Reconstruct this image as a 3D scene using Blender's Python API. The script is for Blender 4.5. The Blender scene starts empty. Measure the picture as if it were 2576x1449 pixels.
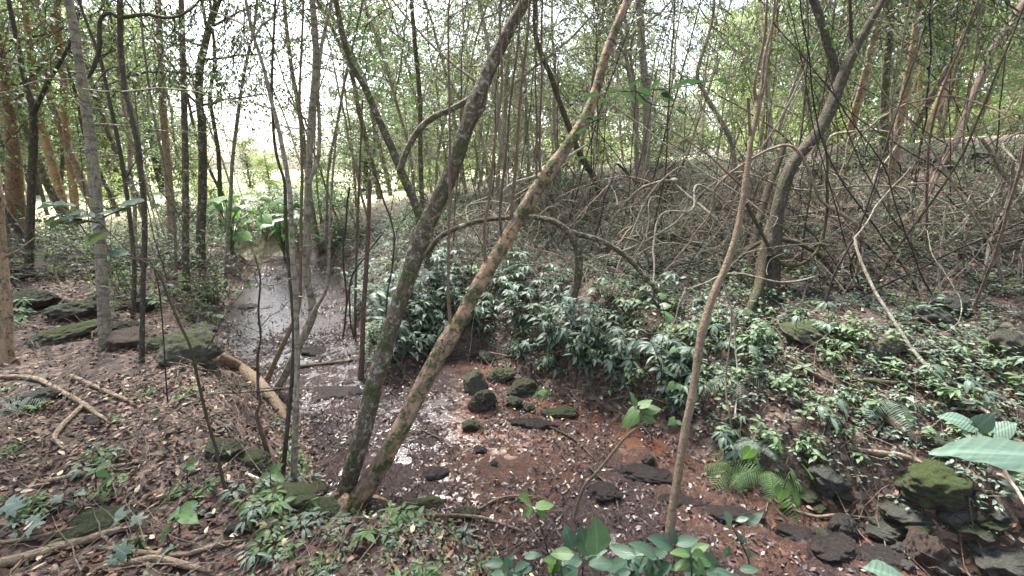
import bpy, math, random
import numpy as np
R = math.radians
sc = bpy.context.scene
# ------------------------------------------------------------------ camera, sky, sun, exposure
PITCH, F, CH = R(15.5), 1081.0, 1.6          # F in units of a 2576 px wide picture
cam = bpy.data.cameras.new('camera'); camo = bpy.data.objects.new('camera', cam)
sc.collection.objects.link(camo); sc.camera = camo
camo.location = (0, 0, CH); camo.rotation_euler = (R(90) - PITCH, 0, 0)
cam.sensor_width = 36; cam.lens = 36 * F / 2576; cam.clip_start = .05; cam.clip_end = 900
w = bpy.data.worlds.new('World'); sc.world = w; w.use_nodes = True
SUN_EL, SUN_AZ = R(58), R(-25)               # azimuth measured from +Y towards +X
nt = w.node_tree; sky = nt.nodes.new('ShaderNodeTexSky'); sky.sky_type = 'NISHITA'; sky.sun_disc = False
sky.sun_elevation = SUN_EL; sky.sun_rotation = SUN_AZ; sky.air_density = 1.0; sky.dust_density = 4.0; sky.ozone_density = 1.0
hs = nt.nodes.new('ShaderNodeHueSaturation'); hs.inputs['Saturation'].default_value = .6; nt.links.new(sky.outputs[0], hs.inputs['Color']); nt.links.new(hs.outputs[0], nt.nodes['Background'].inputs[0]); nt.nodes['Background'].inputs[1].default_value = .115
sl = bpy.data.lights.new('sun', 'SUN'); sl.energy = 3.2; sl.angle = R(10); sl.color = (1, .96, .9)
so = bpy.data.objects.new('sun', sl); sc.collection.objects.link(so)
so.rotation_euler = (math.pi / 2 - SUN_EL, 0, -SUN_AZ + math.pi)
sc.view_settings.view_transform = 'Standard'; sc.view_settings.look = 'None'; sc.view_settings.gamma = 1
sc.view_settings.exposure = 2.5
sc.render.engine = 'CYCLES'
sc.cycles.max_bounces = 5; sc.cycles.diffuse_bounces = 2; sc.cycles.glossy_bounces = 2; sc.cycles.transmission_bounces = 3
sc.cycles.sample_clamp_indirect = 4; sc.cycles.use_denoising = True

rng = np.random.default_rng(7); random.seed(7)
# ------------------------------------------------------------------ noise
def _h(ix, iy, s):
    n = (ix.astype(np.int64) * 374761393 + iy.astype(np.int64) * 668265263 + s * 1442695041) & 0xffffffff
    n = ((n ^ (n >> 13)) * 1274126177) & 0xffffffff
    n = ((n ^ (n >> 16)) * 2246822519) & 0xffffffff
    return ((n ^ (n >> 15)) & 0xffff) / 65535.0
def vn(x, y, s=0):
    x = np.asarray(x, float); y = np.asarray(y, float)
    ix = np.floor(x); iy = np.floor(y); fx = x - ix; fy = y - iy
    fx = fx * fx * (3 - 2 * fx); fy = fy * fy * (3 - 2 * fy); ix = ix.astype(int); iy = iy.astype(int)
    a = _h(ix, iy, s); b = _h(ix + 1, iy, s); c = _h(ix, iy + 1, s); d = _h(ix + 1, iy + 1, s)
    return (a + (b - a) * fx) * (1 - fy) + (c + (d - c) * fx) * fy
def fbm(x, y, s=0, o=4):
    t = 0; a = .5
    for k in range(o):
        t = t + a * (vn(x * 2 ** k + 7.3 * k, y * 2 ** k - 3.1 * k, s + k) - .5); a *= .5
    return t
def sst(a, b, x):
    t = np.clip((x - a) / (b - a), 0, 1); return t * t * (3 - 2 * t)
# ------------------------------------------------------------------ terrain
NEAR = [(-8.5, 9.9), (-6.6, 9.6), (-5.3, 8.8), (-4.75, 7.16), (-4.19, 5.92), (-3.43, 4.78), (-2.64, 3.98), (-2.01, 3.39), (-1.62, 2.93), (-1.25, 2.45),
        (-.95, 2.2), (-.63, 2.25), (-.24, 2.12), (0, 1.95), (.12, 1.65), (.45, 1.3), (1.2, .8), (2.5, .2), (4, -.8), (6, -2)]
FAR = [(8, -1.0), (5, .3), (3.9, .9), (3.1, 1.5), (2.3, 1.95), (1.77, 2.3), (1.54, 2.55), (1.25, 2.88), (1.18, 3.09), (.76, 3.45), (.41, 3.55), (.21, 3.98), (-.2, 4.4),
       (-.45, 4.7), (-.86, 4.5), (-1.15, 3.98), (-1.55, 4.1), (-1.86, 4.78), (-2.56, 6.29), (-3.5, 8.6), (-4.3, 9.5), (-6, 10.4), (-8.5, 10.9)]
POLY = np.array(NEAR + FAR)
CEN = np.array([(-30, 14), (-8, 10.4), (-4.7, 9.2), (-3.3, 6.4), (-2.2, 4.4), (-1, 3.3), (.3, 2.8), (1.1, 2.1), (2, 1.4), (7, -1.5)])
def segd(px, py, a, b):
    d = b - a; L = d @ d; t = np.clip(((px - a[0]) * d[0] + (py - a[1]) * d[1]) / L, 0, 1)
    return np.hypot(px - a[0] - t * d[0], py - a[1] - t * d[1])
def sdf(x, y):
    x = np.asarray(x, float); y = np.asarray(y, float)
    wx = x + .16 * fbm(x * 2.2, y * 2.2, 50, 3) * 2; wy = y + .16 * fbm(x * 2.2, y * 2.2, 60, 3) * 2
    d = np.full(x.shape, 1e9); ins = np.zeros(x.shape, bool); n = len(POLY)
    for i in range(n):
        a = POLY[i]; b = POLY[(i + 1) % n]; d = np.minimum(d, segd(wx, wy, a, b))
        c = ((a[1] > wy) != (b[1] > wy)) & (wx < (b[0] - a[0]) * (wy - a[1]) / (b[1] - a[1] + 1e-12) + a[0]); ins ^= c
    return np.where(ins, -d, d)
def far_side(x, y):
    best = np.full(np.shape(x), 1e9); side = np.zeros(np.shape(x))
    for i in range(len(CEN) - 1):
        a, b = CEN[i], CEN[i + 1]; dd = segd(x, y, a, b)
        s = (b[0] - a[0]) * (y - a[1]) - (b[1] - a[1]) * (x - a[0])
        side = np.where(dd < best - 1e-9, s, side); best = np.minimum(best, dd)
    return side > 0
def base_h(x, y):
    x = np.asarray(x, float); y = np.asarray(y, float)
    s = sdf(x, y); fs = far_side(x, y)
    bed = -.5 + .012 * (y - 3) + .02 * fbm(x * .8, y * .8, 3) * 2
    so_ = np.maximum(s, 0)
    cap = np.interp(x, [-7, -3.2, 0, 6, 14, 40], [.35, .85, 1.42, 2.0, 2.5, 3.0])
    hr = bed + .42 * sst(0, .4, so_) + .22 * sst(.2, 1.2, so_) + np.minimum(.27 * np.maximum(so_ - .4, 0), 9)
    hr = np.where(hr > cap - .25, cap - .25 + .25 * np.tanh((hr - cap + .25) / .25), hr)
    hl = bed + .5 * sst(0, .55, so_) + .34 * sst(.8, 5, so_)
    h = np.where(fs, hr, hl)
    lum = .22 * fbm(x * .55, y * .55, 11) + .12 * fbm(x * 2, y * 2, 12)
    flat = sst(12, 17, np.hypot(x, y))
    h = h + lum * sst(.1, .8, so_) * (1 - .7 * flat)
    return h, s, fs
def H(x, y): return base_h(x, y)[0]
def mud_relief(x, y):
    r1 = np.abs(fbm(x * 6, y * 6, 21, 4)) * 2; r2 = np.abs(fbm(x * 17, y * 17, 31, 3)) * 2
    return .046 * (r1 - .25) + .048 * (r2 - .22) + .018 * fbm(x * 1.6, y * 1.6, 41, 2) * 2
def axis(segs):
    out = []
    for a, b, st in segs: out += list(np.arange(a, b, st))
    return np.array(out + [segs[-1][1]])
xs = axis([(-400, -100, 60), (-100, -30, 8), (-30, -12, 1), (-12, -5.5, .16), (-5.5, -3, .05), (-3, 3, .022), (3, 5, .045), (5, 12, .16), (12, 30, 1), (30, 100, 8), (100, 400, 60)])
ys = axis([(-400, -100, 60), (-100, -12, 8), (-12, 0, .6), (0, 1, .05), (1, 4.6, .022), (4.6, 9.5, .045), (9.5, 18, .2), (18, 40, 1), (40, 100, 8), (100, 600, 60)])
X, Y = np.meshgrid(xs, ys); Z, S, FS = base_h(X, Y)
inb = sst(.12, -.05, S); Z = Z + inb * mud_relief(X, Y)
lump = .05 * fbm(X * 5, Y * 5, 71, 4) * sst(-.02, .2, S) * 1.4
Z = Z + lump * sst(14, 8, np.hypot(X, Y))
def new_mesh(name, V, polys_sizes, loops, mat, uv=None, smooth=True, attrs=None):
    me = bpy.data.meshes.new(name)
    V = np.ascontiguousarray(V, np.float32); me.vertices.add(len(V)); me.vertices.foreach_set('co', V.ravel())
    me.loops.add(len(loops)); me.loops.foreach_set('vertex_index', np.asarray(loops, np.int32))
    st = np.concatenate([[0], np.cumsum(polys_sizes)[:-1]]).astype(np.int32)
    me.polygons.add(len(polys_sizes)); me.polygons.foreach_set('loop_start', st); me.polygons.foreach_set('loop_total', np.asarray(polys_sizes, np.int32))
    me.polygons.foreach_set('use_smooth', np.full(len(polys_sizes), smooth))
    if uv is not None:
        l = me.uv_layers.new(name='UVMap'); l.data.foreach_set('uv', np.asarray(uv, np.float32)[np.asarray(loops)].ravel())
    for k, a in (attrs or {}).items():
        at = me.attributes.new(k, 'FLOAT', 'POINT'); at.data.foreach_set('value', np.asarray(a, np.float32).ravel())
    if mat: me.materials.append(mat)
    me.update(calc_edges=True); me.validate()
    return me
def link(name, me, parent=None, loc=None):
    o = bpy.data.objects.new(name, me); sc.collection.objects.link(o)
    if parent: o.parent = parent
    if loc is not None: o.location = loc
    return o
def tag(o, label=None, cat=None, group=None, kind=None):
    if label: o['label'] = label
    if cat: o['category'] = cat
    if group: o['group'] = group
    if kind: o['kind'] = kind
    return o
# ------------------------------------------------------------------ materials
class NT:
    def __init__(s, name):
        s.m = bpy.data.materials.new(name); s.m.use_nodes = True; s.t = s.m.node_tree; s.t.nodes.clear()
        s.out = s.n('ShaderNodeOutputMaterial')
    def n(s, ty, **k):
        nd = s.t.nodes.new(ty)
        for a, v in k.items():
            if a.startswith('i_'): nd.inputs[a[2:].replace('_', ' ')].default_value = v
            else: setattr(nd, a, v)
        return nd
    def l(s, a, b): s.t.links.new(a, b)
    def noise(s, vec, scale, detail=5, rough=.6, dist=0):
        nd = s.n('ShaderNodeTexNoise', i_Scale=scale, i_Detail=detail, i_Roughness=rough, i_Distortion=dist)
        if vec is not None: s.l(vec, nd.inputs['Vector'])
        return nd.outputs['Fac']
    def ramp(s, fac, stops):
        nd = s.n('ShaderNodeValToRGB'); e = nd.color_ramp.elements
        while len(e) < len(stops): e.new(.5)
        for k, (p, c) in enumerate(stops):
            e[k].position = p; e[k].color = (c[0], c[1], c[2], 1) if not isinstance(c, (int, float)) else (c, c, c, 1)
        s.l(fac, nd.inputs[0]); return nd.outputs[0]
    def mix(s, fac, a, b, blend='MIX'):
        nd = s.n('ShaderNodeMix', data_type='RGBA', blend_type=blend)
        for i, v in ((0, fac), (6, a), (7, b)):
            if isinstance(v, (int, float)): nd.inputs[i].default_value = v
            elif isinstance(v, tuple): nd.inputs[i].default_value = (v[0], v[1], v[2], 1)
            else: s.l(v, nd.inputs[i])
        return nd.outputs[2]
    def math(s, op, a, b=0):
        nd = s.n('ShaderNodeMath', operation=op)
        for i, v in enumerate((a, b)):
            if isinstance(v, (int, float)): nd.inputs[i].default_value = v
            else: s.l(v, nd.inputs[i])
        return nd.outputs[0]
    def bump(s, h, st=.5, d=.01, nrm=None):
        nd = s.n('ShaderNodeBump', i_Strength=st, i_Distance=d); s.l(h, nd.inputs['Height'])
        if nrm is not None: s.l(nrm, nd.inputs['Normal'])
        return nd.outputs[0]
    def pbsdf(s, col, rough=.8, nrm=None, spec=.5):
        b = s.n('ShaderNodeBsdfPrincipled')
        for k, v in (('Base Color', col), ('Roughness', rough), ('Specular IOR Level', spec)):
            if isinstance(v, (int, float)): b.inputs[k].default_value = v
            elif isinstance(v, tuple): b.inputs[k].default_value = (v[0], v[1], v[2], 1)
            else: s.l(v, b.inputs[k])
        if nrm is not None: s.l(nrm, b.inputs['Normal'])
        return b.outputs[0]
    def done(s, sh): s.l(sh, s.out.inputs[0]); return s.m
def bark_mat(name, dark, mid, light, moss=.3, lichen=.2, peel=None, rings=0, mosscol=(.05, .075, .02)):
    t = NT(name); tc = t.n('ShaderNodeTexCoord'); uv = tc.outputs['UV']; ob = tc.outputs['Object']
    mp = t.n('ShaderNodeMapping'); mp.inputs['Scale'].default_value = (1, .28, 1); t.l(uv, mp.inputs[0])
    n1 = t.noise(mp.outputs[0], 55, 6, .7, .6); n2 = t.noise(ob, 9, 5, .65); n3 = t.noise(ob, 38, 4, .7)
    col = t.ramp(n1, [(.3, dark), (.5, mid), (.72, light)])
    if peel:
        n4 = t.noise(ob, 7, 3, .6, .8)
        f = t.ramp(n4, [(.50, 0), (.53, 1)])
        pc = t.ramp(n3, [(.3, tuple(c * .75 for c in peel)), (.7, peel)]); col = t.mix(f, col, pc)
        sp = t.ramp(t.noise(ob, 17, 5, .75, .9), [(.57, 0), (.60, 1)]); col = t.mix(sp, col, tuple(c * .7 for c in dark))
    if rings:
        mr = t.n('ShaderNodeMapping'); mr.inputs['Scale'].default_value = (.15, 1, 1); t.l(uv, mr.inputs[0])
        rr = t.ramp(t.noise(mr.outputs[0], 34, 3, .6, .3), [(.5, 0), (.6, rings)]); col = t.mix(rr, col, tuple(c * .9 for c in dark))
    lf = t.ramp(t.noise(ob, 22, 5, .7, .4), [(.62 - .18 * lichen, 0), (.68 - .12 * lichen, 1)])
    lf = t.math('MULTIPLY', lf, min(1, lichen * 2)); col = t.mix(lf, col, (.33, .32, .26))
    m0 = t.math('MULTIPLY', t.ramp(n2, [(.62 - .3 * moss, 0), (.72 - .3 * moss, 1)]), t.ramp(n3, [(.35, .25), (.55, 1)]))
    col = t.mix(t.math('MULTIPLY', m0, min(1, moss * 2.2)), col, mosscol)
    oi = t.n('ShaderNodeObjectInfo'); col = t.mix(.5, col, t.mix(oi.outputs['Random'], tuple([.5] * 3), tuple([1.0] * 3)), 'MULTIPLY')
    col = t.mix(1, col, (1.25, 1.25, 1.25), 'MULTIPLY')
    nrm = t.bump(t.math('ADD', n1, t.math('MULTIPLY', n3, .9)), 1, .022)
    return t.done(t.pbsdf(col, .85, nrm, .25))
def leaf_mat(name, c1, c2, gloss=.4, trans=.25, spec=.5, hue=None, back=None):
    t = NT(name); g = t.n('ShaderNodeNewGeometry'); oi = t.n('ShaderNodeObjectInfo'); tc = t.n('ShaderNodeTexCoord')
    col = t.mix(g.outputs['Random Per Island'], c1, c2)
    col = t.mix(t.math('MULTIPLY', oi.outputs['Random'], .35), col, tuple(min(1, c * 1.5) for c in c2))
    sx = t.n('ShaderNodeSeparateXYZ'); t.l(tc.outputs['UV'], sx.inputs[0])
    rib = t.ramp(t.math('ABSOLUTE', t.math('SUBTRACT', sx.outputs[0], .5)), [(.0, 1), (.06, 0)])
    col = t.mix(t.math('MULTIPLY', rib, .35), col, tuple(min(1, c * 2.4 + .02) for c in c2))
    vv_ = t.n('ShaderNodeTexWave', i_Scale=4.5, i_Distortion=1.0); vv_.bands_direction = 'DIAGONAL'; t.l(tc.outputs['UV'], vv_.inputs[0])
    col = t.mix(t.math('MULTIPLY', t.ramp(vv_.outputs['Fac'], [(.75, 0), (1, 1)]), .22), col, tuple(min(1, c * 2.0) for c in c2))
    bl = t.ramp(t.noise(tc.outputs['Object'], 45, 4, .7), [(.66, 0), (.72, 1)]); col = t.mix(t.math('MULTIPLY', bl, .5), col, (.12, .09, .045))
    if back: col = t.mix(t.math('MULTIPLY', g.outputs['Backfacing'], .7), col, back)
    v = t.n('ShaderNodeTexWave', i_Scale=5, i_Distortion=1.5); v.bands_direction = 'DIAGONAL'; t.l(tc.outputs['UV'], v.inputs[0])
    nrm = t.bump(v.outputs['Fac'], .3, .004)
    p = t.pbsdf(col, gloss, nrm, spec)
    if trans > 0:
        tr = t.n('ShaderNodeBsdfTranslucent'); t.l(t.mix(1, col, (1.5, 1.75, .9), 'MULTIPLY'), tr.inputs[0])
        mx = t.n('ShaderNodeMixShader'); mx.inputs[0].default_value = trans; t.l(p, mx.inputs[1]); t.l(tr.outputs[0], mx.inputs[2]); return t.done(mx.outputs[0])
    return t.done(p)
def litter_mat(name, stops, gloss=.7, spec=.3):
    t = NT(name); g = t.n('ShaderNodeNewGeometry'); tc = t.n('ShaderNodeTexCoord')
    nd = t.n('ShaderNodeValToRGB'); nd.color_ramp.interpolation = 'LINEAR'; e = nd.color_ramp.elements
    while len(e) < len(stops): e.new(.5)
    for k, (p, c) in enumerate(stops): e[k].position = p; e[k].color = (*c, 1)
    t.l(g.outputs['Random Per Island'], nd.inputs[0])
    n = t.noise(tc.outputs['Object'], 60, 3); col = t.mix(.5, nd.outputs[0], t.ramp(n, [(.3, .45), (.7, 1.0)]), 'MULTIPLY')
    return t.done(t.pbsdf(col, gloss, t.bump(n, .4, .004), spec))
def rock_mat(name, c1, c2, moss=.5, wet=.7, mosscol=(.045, .07, .018)):
    t = NT(name); tc = t.n('ShaderNodeTexCoord'); ob = tc.outputs['Object']; g = t.n('ShaderNodeNewGeometry')
    n1 = t.noise(ob, 9, 6, .7); n2 = t.noise(ob, 45, 5, .75)
    col = t.ramp(n1, [(.3, c1), (.7, c2)]); col = t.mix(.6, col, t.ramp(n2, [(.3, .5), (.7, 1.0)]), 'MULTIPLY')
    lf = t.ramp(t.noise(ob, 14, 4, .7), [(.60, 0), (.66, 1)]); col = t.mix(t.math('MULTIPLY', lf, .35), col, (.3, .33, .27))
    sx = t.n('ShaderNodeSeparateXYZ'); t.l(g.outputs['Normal'], sx.inputs[0])
    f = t.math('ADD', t.math('MULTIPLY', sx.outputs[2], .5), t.math('MULTIPLY', t.noise(ob, 5, 5, .7), 1.0))
    f = t.ramp(t.math('MULTIPLY', f, .7), [(.82 - .44 * moss, 0), (.90 - .40 * moss, 1)])
    mc = t.ramp(t.noise(ob, 70, 4, .8), [(.3, tuple(c * .3 for c in mosscol)), (.52, mosscol), (.72, tuple(c * 2.3 for c in mosscol))])
    col = t.mix(f, col, mc)
    ro = t.mix(f, (wet,) * 3, (.95,) * 3)
    nrm = t.bump(t.math('ADD', n1, t.math('MULTIPLY', n2, .8)), 1, .035)
    return t.done(t.pbsdf(col, ro, nrm, .4))
M = {}
M['bark_mossy'] = bark_mat('bark_mossy', (.038, .028, .02), (.11, .085, .062), (.23, .19, .145), .42, .5)
M['bark_pale'] = bark_mat('bark_peeling_tan', (.10, .08, .05), (.26, .19, .14), (.42, .32, .24), .5, .2, peel=(.47, .31, .20))
M['bark_brown'] = bark_mat('bark_smooth_brown', (.13, .095, .065), (.20, .15, .105), (.27, .21, .15), .12, .15, rings=.4)
M['bark_lichen'] = bark_mat('bark_grey_lichen', (.10, .09, .07), (.30, .26, .20), (.45, .40, .32), .25, .45, rings=.7)
M['bark_dark'] = bark_mat('bark_dark', (.03, .026, .02), (.075, .062, .048), (.14, .12, .095), .3, .2)
M['bark_red'] = bark_mat('bark_reddish', (.06, .04, .03), (.14, .095, .075), (.22, .16, .13), .12, .15)
M['bark_orange'] = bark_mat('bark_orange', (.09, .065, .045), (.26, .185, .13), (.40, .30, .22), .22, .25, peel=(.38, .26, .17))
M['bark_olive'] = bark_mat('bark_olive', (.06, .055, .03), (.060, .050, .033), (.12, .10, .066), .32, .15, mosscol=(.085, .09, .03))
M['vine'] = bark_mat('vine_skin', (.12, .10, .08), (.28, .245, .195), (.44, .40, .33), .2, .3)
M['vine_dark'] = bark_mat('vine_dark_skin', (.025, .022, .018), (.06, .05, .042), (.12, .10, .085), .1, .1)
M['deadwood'] = bark_mat('deadwood', (.09, .065, .045), (.23, .175, .125), (.38, .31, .24), .15, .25)
M['twiglets'] = bark_mat('twig_brown', (.07, .055, .043), (.18, .145, .115), (.33, .28, .225), .1, .12)
M['rotwood'] = bark_mat('rotten_wood', (.035, .027, .02), (.09, .068, .05), (.18, .14, .10), .35, .2)
M['leaf_under'] = leaf_mat('leaf_understory', (.055, .09, .066), (.12, .165, .128), .38, .2, .5, back=(.13, .18, .13))
M['leaf_mid'] = leaf_mat('leaf_mid_green', (.06, .10, .05), (.13, .19, .10), .42, .25, .45)
M['leaf_dark'] = leaf_mat('leaf_dark_green', (.03, .065, .042), (.055, .10, .065), .4, .2, .45)
M['leaf_fresh'] = leaf_mat('leaf_fresh_green', (.045, .09, .035), (.09, .16, .055), .4, .28, .5)
M['leaf_canopy'] = leaf_mat('leaf_canopy', (.028, .044, .026), (.07, .095, .056), .42, .42, .45, back=(.07, .10, .06))
M['leaf_grey'] = leaf_mat('leaf_grey_green', (.065, .082, .058), (.13, .15, .11), .45, .35, .45)
M['leaf_bright'] = leaf_mat('leaf_sunny_yellow_green', (.12, .15, .085), (.22, .25, .14), .5, .45, .3)
M['leaf_pale'] = leaf_mat('leaf_bluish', (.06, .105, .08), (.09, .14, .105), .5, .12, .4)
M['leaf_taro'] = leaf_mat('leaf_taro', (.045, .11, .035), (.09, .17, .055), .3, .3, .5)
M['moss_tuft'] = leaf_mat('moss_tuft', (.03, .05, .015), (.08, .11, .03), .9, .1, .1)
LS = [(0, (.015, .008, .006)), (.3, (.045, .022, .015)), (.55, (.10, .050, .034)), (.78, (.18, .098, .066)), (.92, (.30, .195, .14)), (.98, (.45, .36, .27)), (1, (.5, .45, .25))]
M['litter'] = litter_mat('litter_leaf', LS, .6, .4)
M['litter_wet'] = litter_mat('litter_wet_leaf', [(0, (.012, .008, .008)), (.5, (.042, .026, .026)), (.85, (.10, .06, .054)), (1, (.17, .11, .095))], .4, .6)
M['litter_pale'] = litter_mat('litter_pale_leaf', [(0, (.45, .36, .28)), (.6, (.62, .56, .46)), (.9, (.6, .5, .2)), (1, (.65, .55, .12))], .6, .3)
M['rock_moss'] = rock_mat('rock_mossy', (.05, .045, .035), (.15, .13, .10), .5, .6)
M['rock_green'] = rock_mat('rock_green', (.05, .045, .035), (.13, .115, .09), 1.0, .8, (.06, .085, .022))
M['rock_grey'] = rock_mat('rock_grey', (.06, .06, .055), (.16, .155, .14), .32, .6)
M['rock_wet'] = rock_mat('rock_wet_dark', (.035, .03, .03), (.11, .09, .085), .1, .3)
M['rock_brown'] = rock_mat('rock_brown', (.07, .045, .032), (.14, .095, .07), .15, .45)
M['rock_dry_moss'] = rock_mat('rock_pale_moss', (.10, .095, .075), (.24, .23, .18), .6, .8, (.08, .10, .035))
# ground
t = NT('forest_floor'); tc = t.n('ShaderNodeTexCoord'); ob = tc.outputs['Object']
am = t.n('ShaderNodeAttribute', attribute_name='mud').outputs['Fac']; ac = t.n('ShaderNodeAttribute', attribute_name='clay').outputs['Fac']; af = t.n('ShaderNodeAttribute', attribute_name='field').outputs['Fac']
vo = t.n('ShaderNodeTexVoronoi', i_Scale=26.0); vo.inputs['Randomness'].default_value = 1; t.l(ob, vo.inputs['Vector'])
n1 = t.noise(ob, 14, 6, .7); n2 = t.noise(ob, 2.2, 4, .6); n3 = t.noise(ob, 70, 5, .75, .5)
sepc = t.n('ShaderNodeSeparateColor'); t.l(vo.outputs['Color'], sepc.inputs[0])
soil = t.ramp(n1, [(.3, (.014, .008, .006)), (.55, (.038, .021, .015)), (.75, (.08, .046, .033))])
lit = t.ramp(sepc.outputs[0], [(0, (.016, .01, .007)), (.4, (.06, .034, .025)), (.75, (.14, .085, .062)), (1, (.28, .2, .15))])
soil = t.mix(t.ramp(n2, [(.35, .35), (.6, .85)]), soil, lit)
mudc = t.ramp(n3, [(.3, (.016, .010, .010)), (.5, (.055, .035, .034)), (.72, (.14, .095, .09))])
mudc = t.mix(ac, mudc, t.ramp(n1, [(.3, (.06, .032, .024)), (.7, (.15, .082, .060))]))
col = t.mix(am, soil, mudc)
grs = t.ramp(n1, [(.3, (.30, .32, .15)), (.7, (.55, .52, .36))]); col = t.mix(af, col, grs)
ro = t.mix(am, (.85,) * 3, t.ramp(t.noise(ob, 20, 4, .7), [(.4, .07), (.65, .28)]))
n4 = t.noise(ob, 30, 5, .8, 1.5); nb = t.bump(t.math('ADD', t.math('ADD', t.math('MULTIPLY', n3, .6), n1), t.math('MULTIPLY', t.math('MULTIPLY', n4, am), 1.4)), 1, .022)
M['ground'] = t.done(t.pbsdf(col, ro, nb, .8))
t = NT('muddy_water'); ob = t.n('ShaderNodeTexCoord').outputs['Object']; n1 = t.noise(ob, 1.6, 4, .6); n2 = t.noise(ob, 16, 3, .6); n3 = t.noise(ob, 70, 3, .6)
cl = t.n('ShaderNodeAttribute', attribute_name='clay').outputs['Fac']
wc = t.mix(cl, t.ramp(n1, [(.35, (.025, .018, .019)), (.65, (.05, .034, .033))]), t.ramp(n1, [(.35, (.075, .033, .021)), (.65, (.13, .06, .04))]))
M['water'] = t.done(t.pbsdf(wc, .16, t.bump(t.math('ADD', n2, t.math('MULTIPLY', n3, .45)), .5, .012), .9))
# ground mesh
nx, ny = len(xs), len(ys)
V = np.stack([X, Y, Z], -1).reshape(-1, 3)
i0 = (np.arange(ny - 1)[:, None] * nx + np.arange(nx - 1)[None]).ravel()
Q = np.stack([i0, i0 + 1, i0 + 1 + nx, i0 + nx], 1)
mud = sst(.16, -.06, S + .12 * fbm(X * 3, Y * 3, 81))
def clayf(X, Y): return sst(.03, .2, fbm(X * 1.3 + 3, Y * 1.3, 90, 4) + .30 * np.exp(-((X - .0) ** 2 / 2.0 + (Y - 3.6) ** 2 / .9)) + .25 * np.exp(-((X - 1.3) ** 2 + (Y - 2.6) ** 2) / .25) - .22 * sst(4.2, 5.2, Y) - .16 * sst(-1.2, -2.2, X))
clay = clayf(X, Y)
capf = np.hypot(X * .9, Y)
field = sst(10.5, 13, capf + 1.0 * fbm(X * .7, Y * .7, 95)) * (Y > 0)
gm = new_mesh('ground', V, np.full(len(Q), 4), Q.ravel(), M['ground'], None, True, {'mud': mud, 'clay': clay, 'field': field})
tag(link('ground', gm), kind='structure')
# puddle water: one sheet cut to the bed, showing only where the mud dips below it
gx = np.arange(-6, 4.5, .1); gy = np.arange(.6, 10.2, .1); WX, WY = np.meshgrid(gx, gy); ws = sdf(WX, WY)
wz = -.5 + .012 * (WY - 3) - .014 + .024 * sst(3.6, 5.2, WY + .5 * fbm(WX, WY, 33))
ok = (ws < .05); idx = -np.ones(WX.shape, int); keep = np.zeros(WX.shape, bool)
c = ok[:-1, :-1] & ok[1:, :-1] & ok[:-1, 1:] & ok[1:, 1:]
for dy in (0, 1):
    for dx in (0, 1): keep[dy:dy + c.shape[0], dx:dx + c.shape[1]] |= c
idx[keep] = np.arange(keep.sum()); jj, ii = np.nonzero(c)
Qw = np.stack([idx[jj, ii], idx[jj, ii + 1], idx[jj + 1, ii + 1], idx[jj + 1, ii]], 1)
wme = new_mesh('stream_water', np.stack([WX[keep], WY[keep], wz[keep]], 1), np.full(len(Qw), 4), Qw.ravel(), M['water'], None, True, {'clay': clayf(WX[keep], WY[keep])})
tag(link('stream_water', wme), kind='structure')
# fast height lookup for scattering
HGX = np.arange(-30, 30, .06); HGY = np.arange(-6, 34, .06)
_gx, _gy = np.meshgrid(HGX, HGY); _z, _s, _f = base_h(_gx, _gy)
_z = _z + sst(.12, -.05, _s) * mud_relief(_gx, _gy) + .05 * fbm(_gx * 5, _gy * 5, 71, 4) * sst(-.02, .2, _s) * 1.4 * sst(14, 8, np.hypot(_gx, _gy))
def look(A, x, y):
    fx = np.clip((np.asarray(x) + 30) / .06, 0, len(HGX) - 2.001); fy = np.clip((np.asarray(y) + 6) / .06, 0, len(HGY) - 2.001)
    ix = fx.astype(int); iy = fy.astype(int); fx = fx - ix; fy = fy - iy
    return (A[iy, ix] * (1 - fx) + A[iy, ix + 1] * fx) * (1 - fy) + (A[iy + 1, ix] * (1 - fx) + A[iy + 1, ix + 1] * fx) * fy
def gh(x, y): return look(_z, x, y)
def gs(x, y): return look(_s, x, y)
_ff = _f.astype(float)
def gfar(x, y): return look(_ff, x, y) > .5
def gnorm(x, y):
    e = .08; n = np.stack([gh(x - e, y) - gh(x + e, y), gh(x, y - e) - gh(x, y + e), np.full(np.shape(x), 2 * e)], -1)
    return n / np.linalg.norm(n, axis=-1, keepdims=True)
# ------------------------------------------------------------------ sight lines of the photograph -> places in the world
cP, sP = math.cos(PITCH), math.sin(PITCH)
def P(u, v, y):
    a = (u - 1288) / F; b = (724 - v) / F; tt = y / (cP + b * sP); return np.array([a * tt, y, CH + tt * (b * cP - sP)])
def dep(u, v, y): return y / (cP + (724 - v) / F * sP)
def G(u, v):
    a = (u - 1288) / F; b = (724 - v) / F; tt = np.arange(.5, 30, .01)
    x = a * tt; y = tt * (cP + b * sP); z = CH + tt * (b * cP - sP); hit = np.nonzero(z <= gh(x, y))[0]
    k = hit[0] if len(hit) else len(tt) - 1
    return np.array([x[k], y[k], float(gh(x[k], y[k]))])
def uvof(p):
    dx, dy, dz = p[..., 0], p[..., 1], p[..., 2] - CH
    f = dy * cP - dz * sP; up = dy * sP + dz * cP
    return 1288 + F * dx / f, 724 - F * up / f
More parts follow.
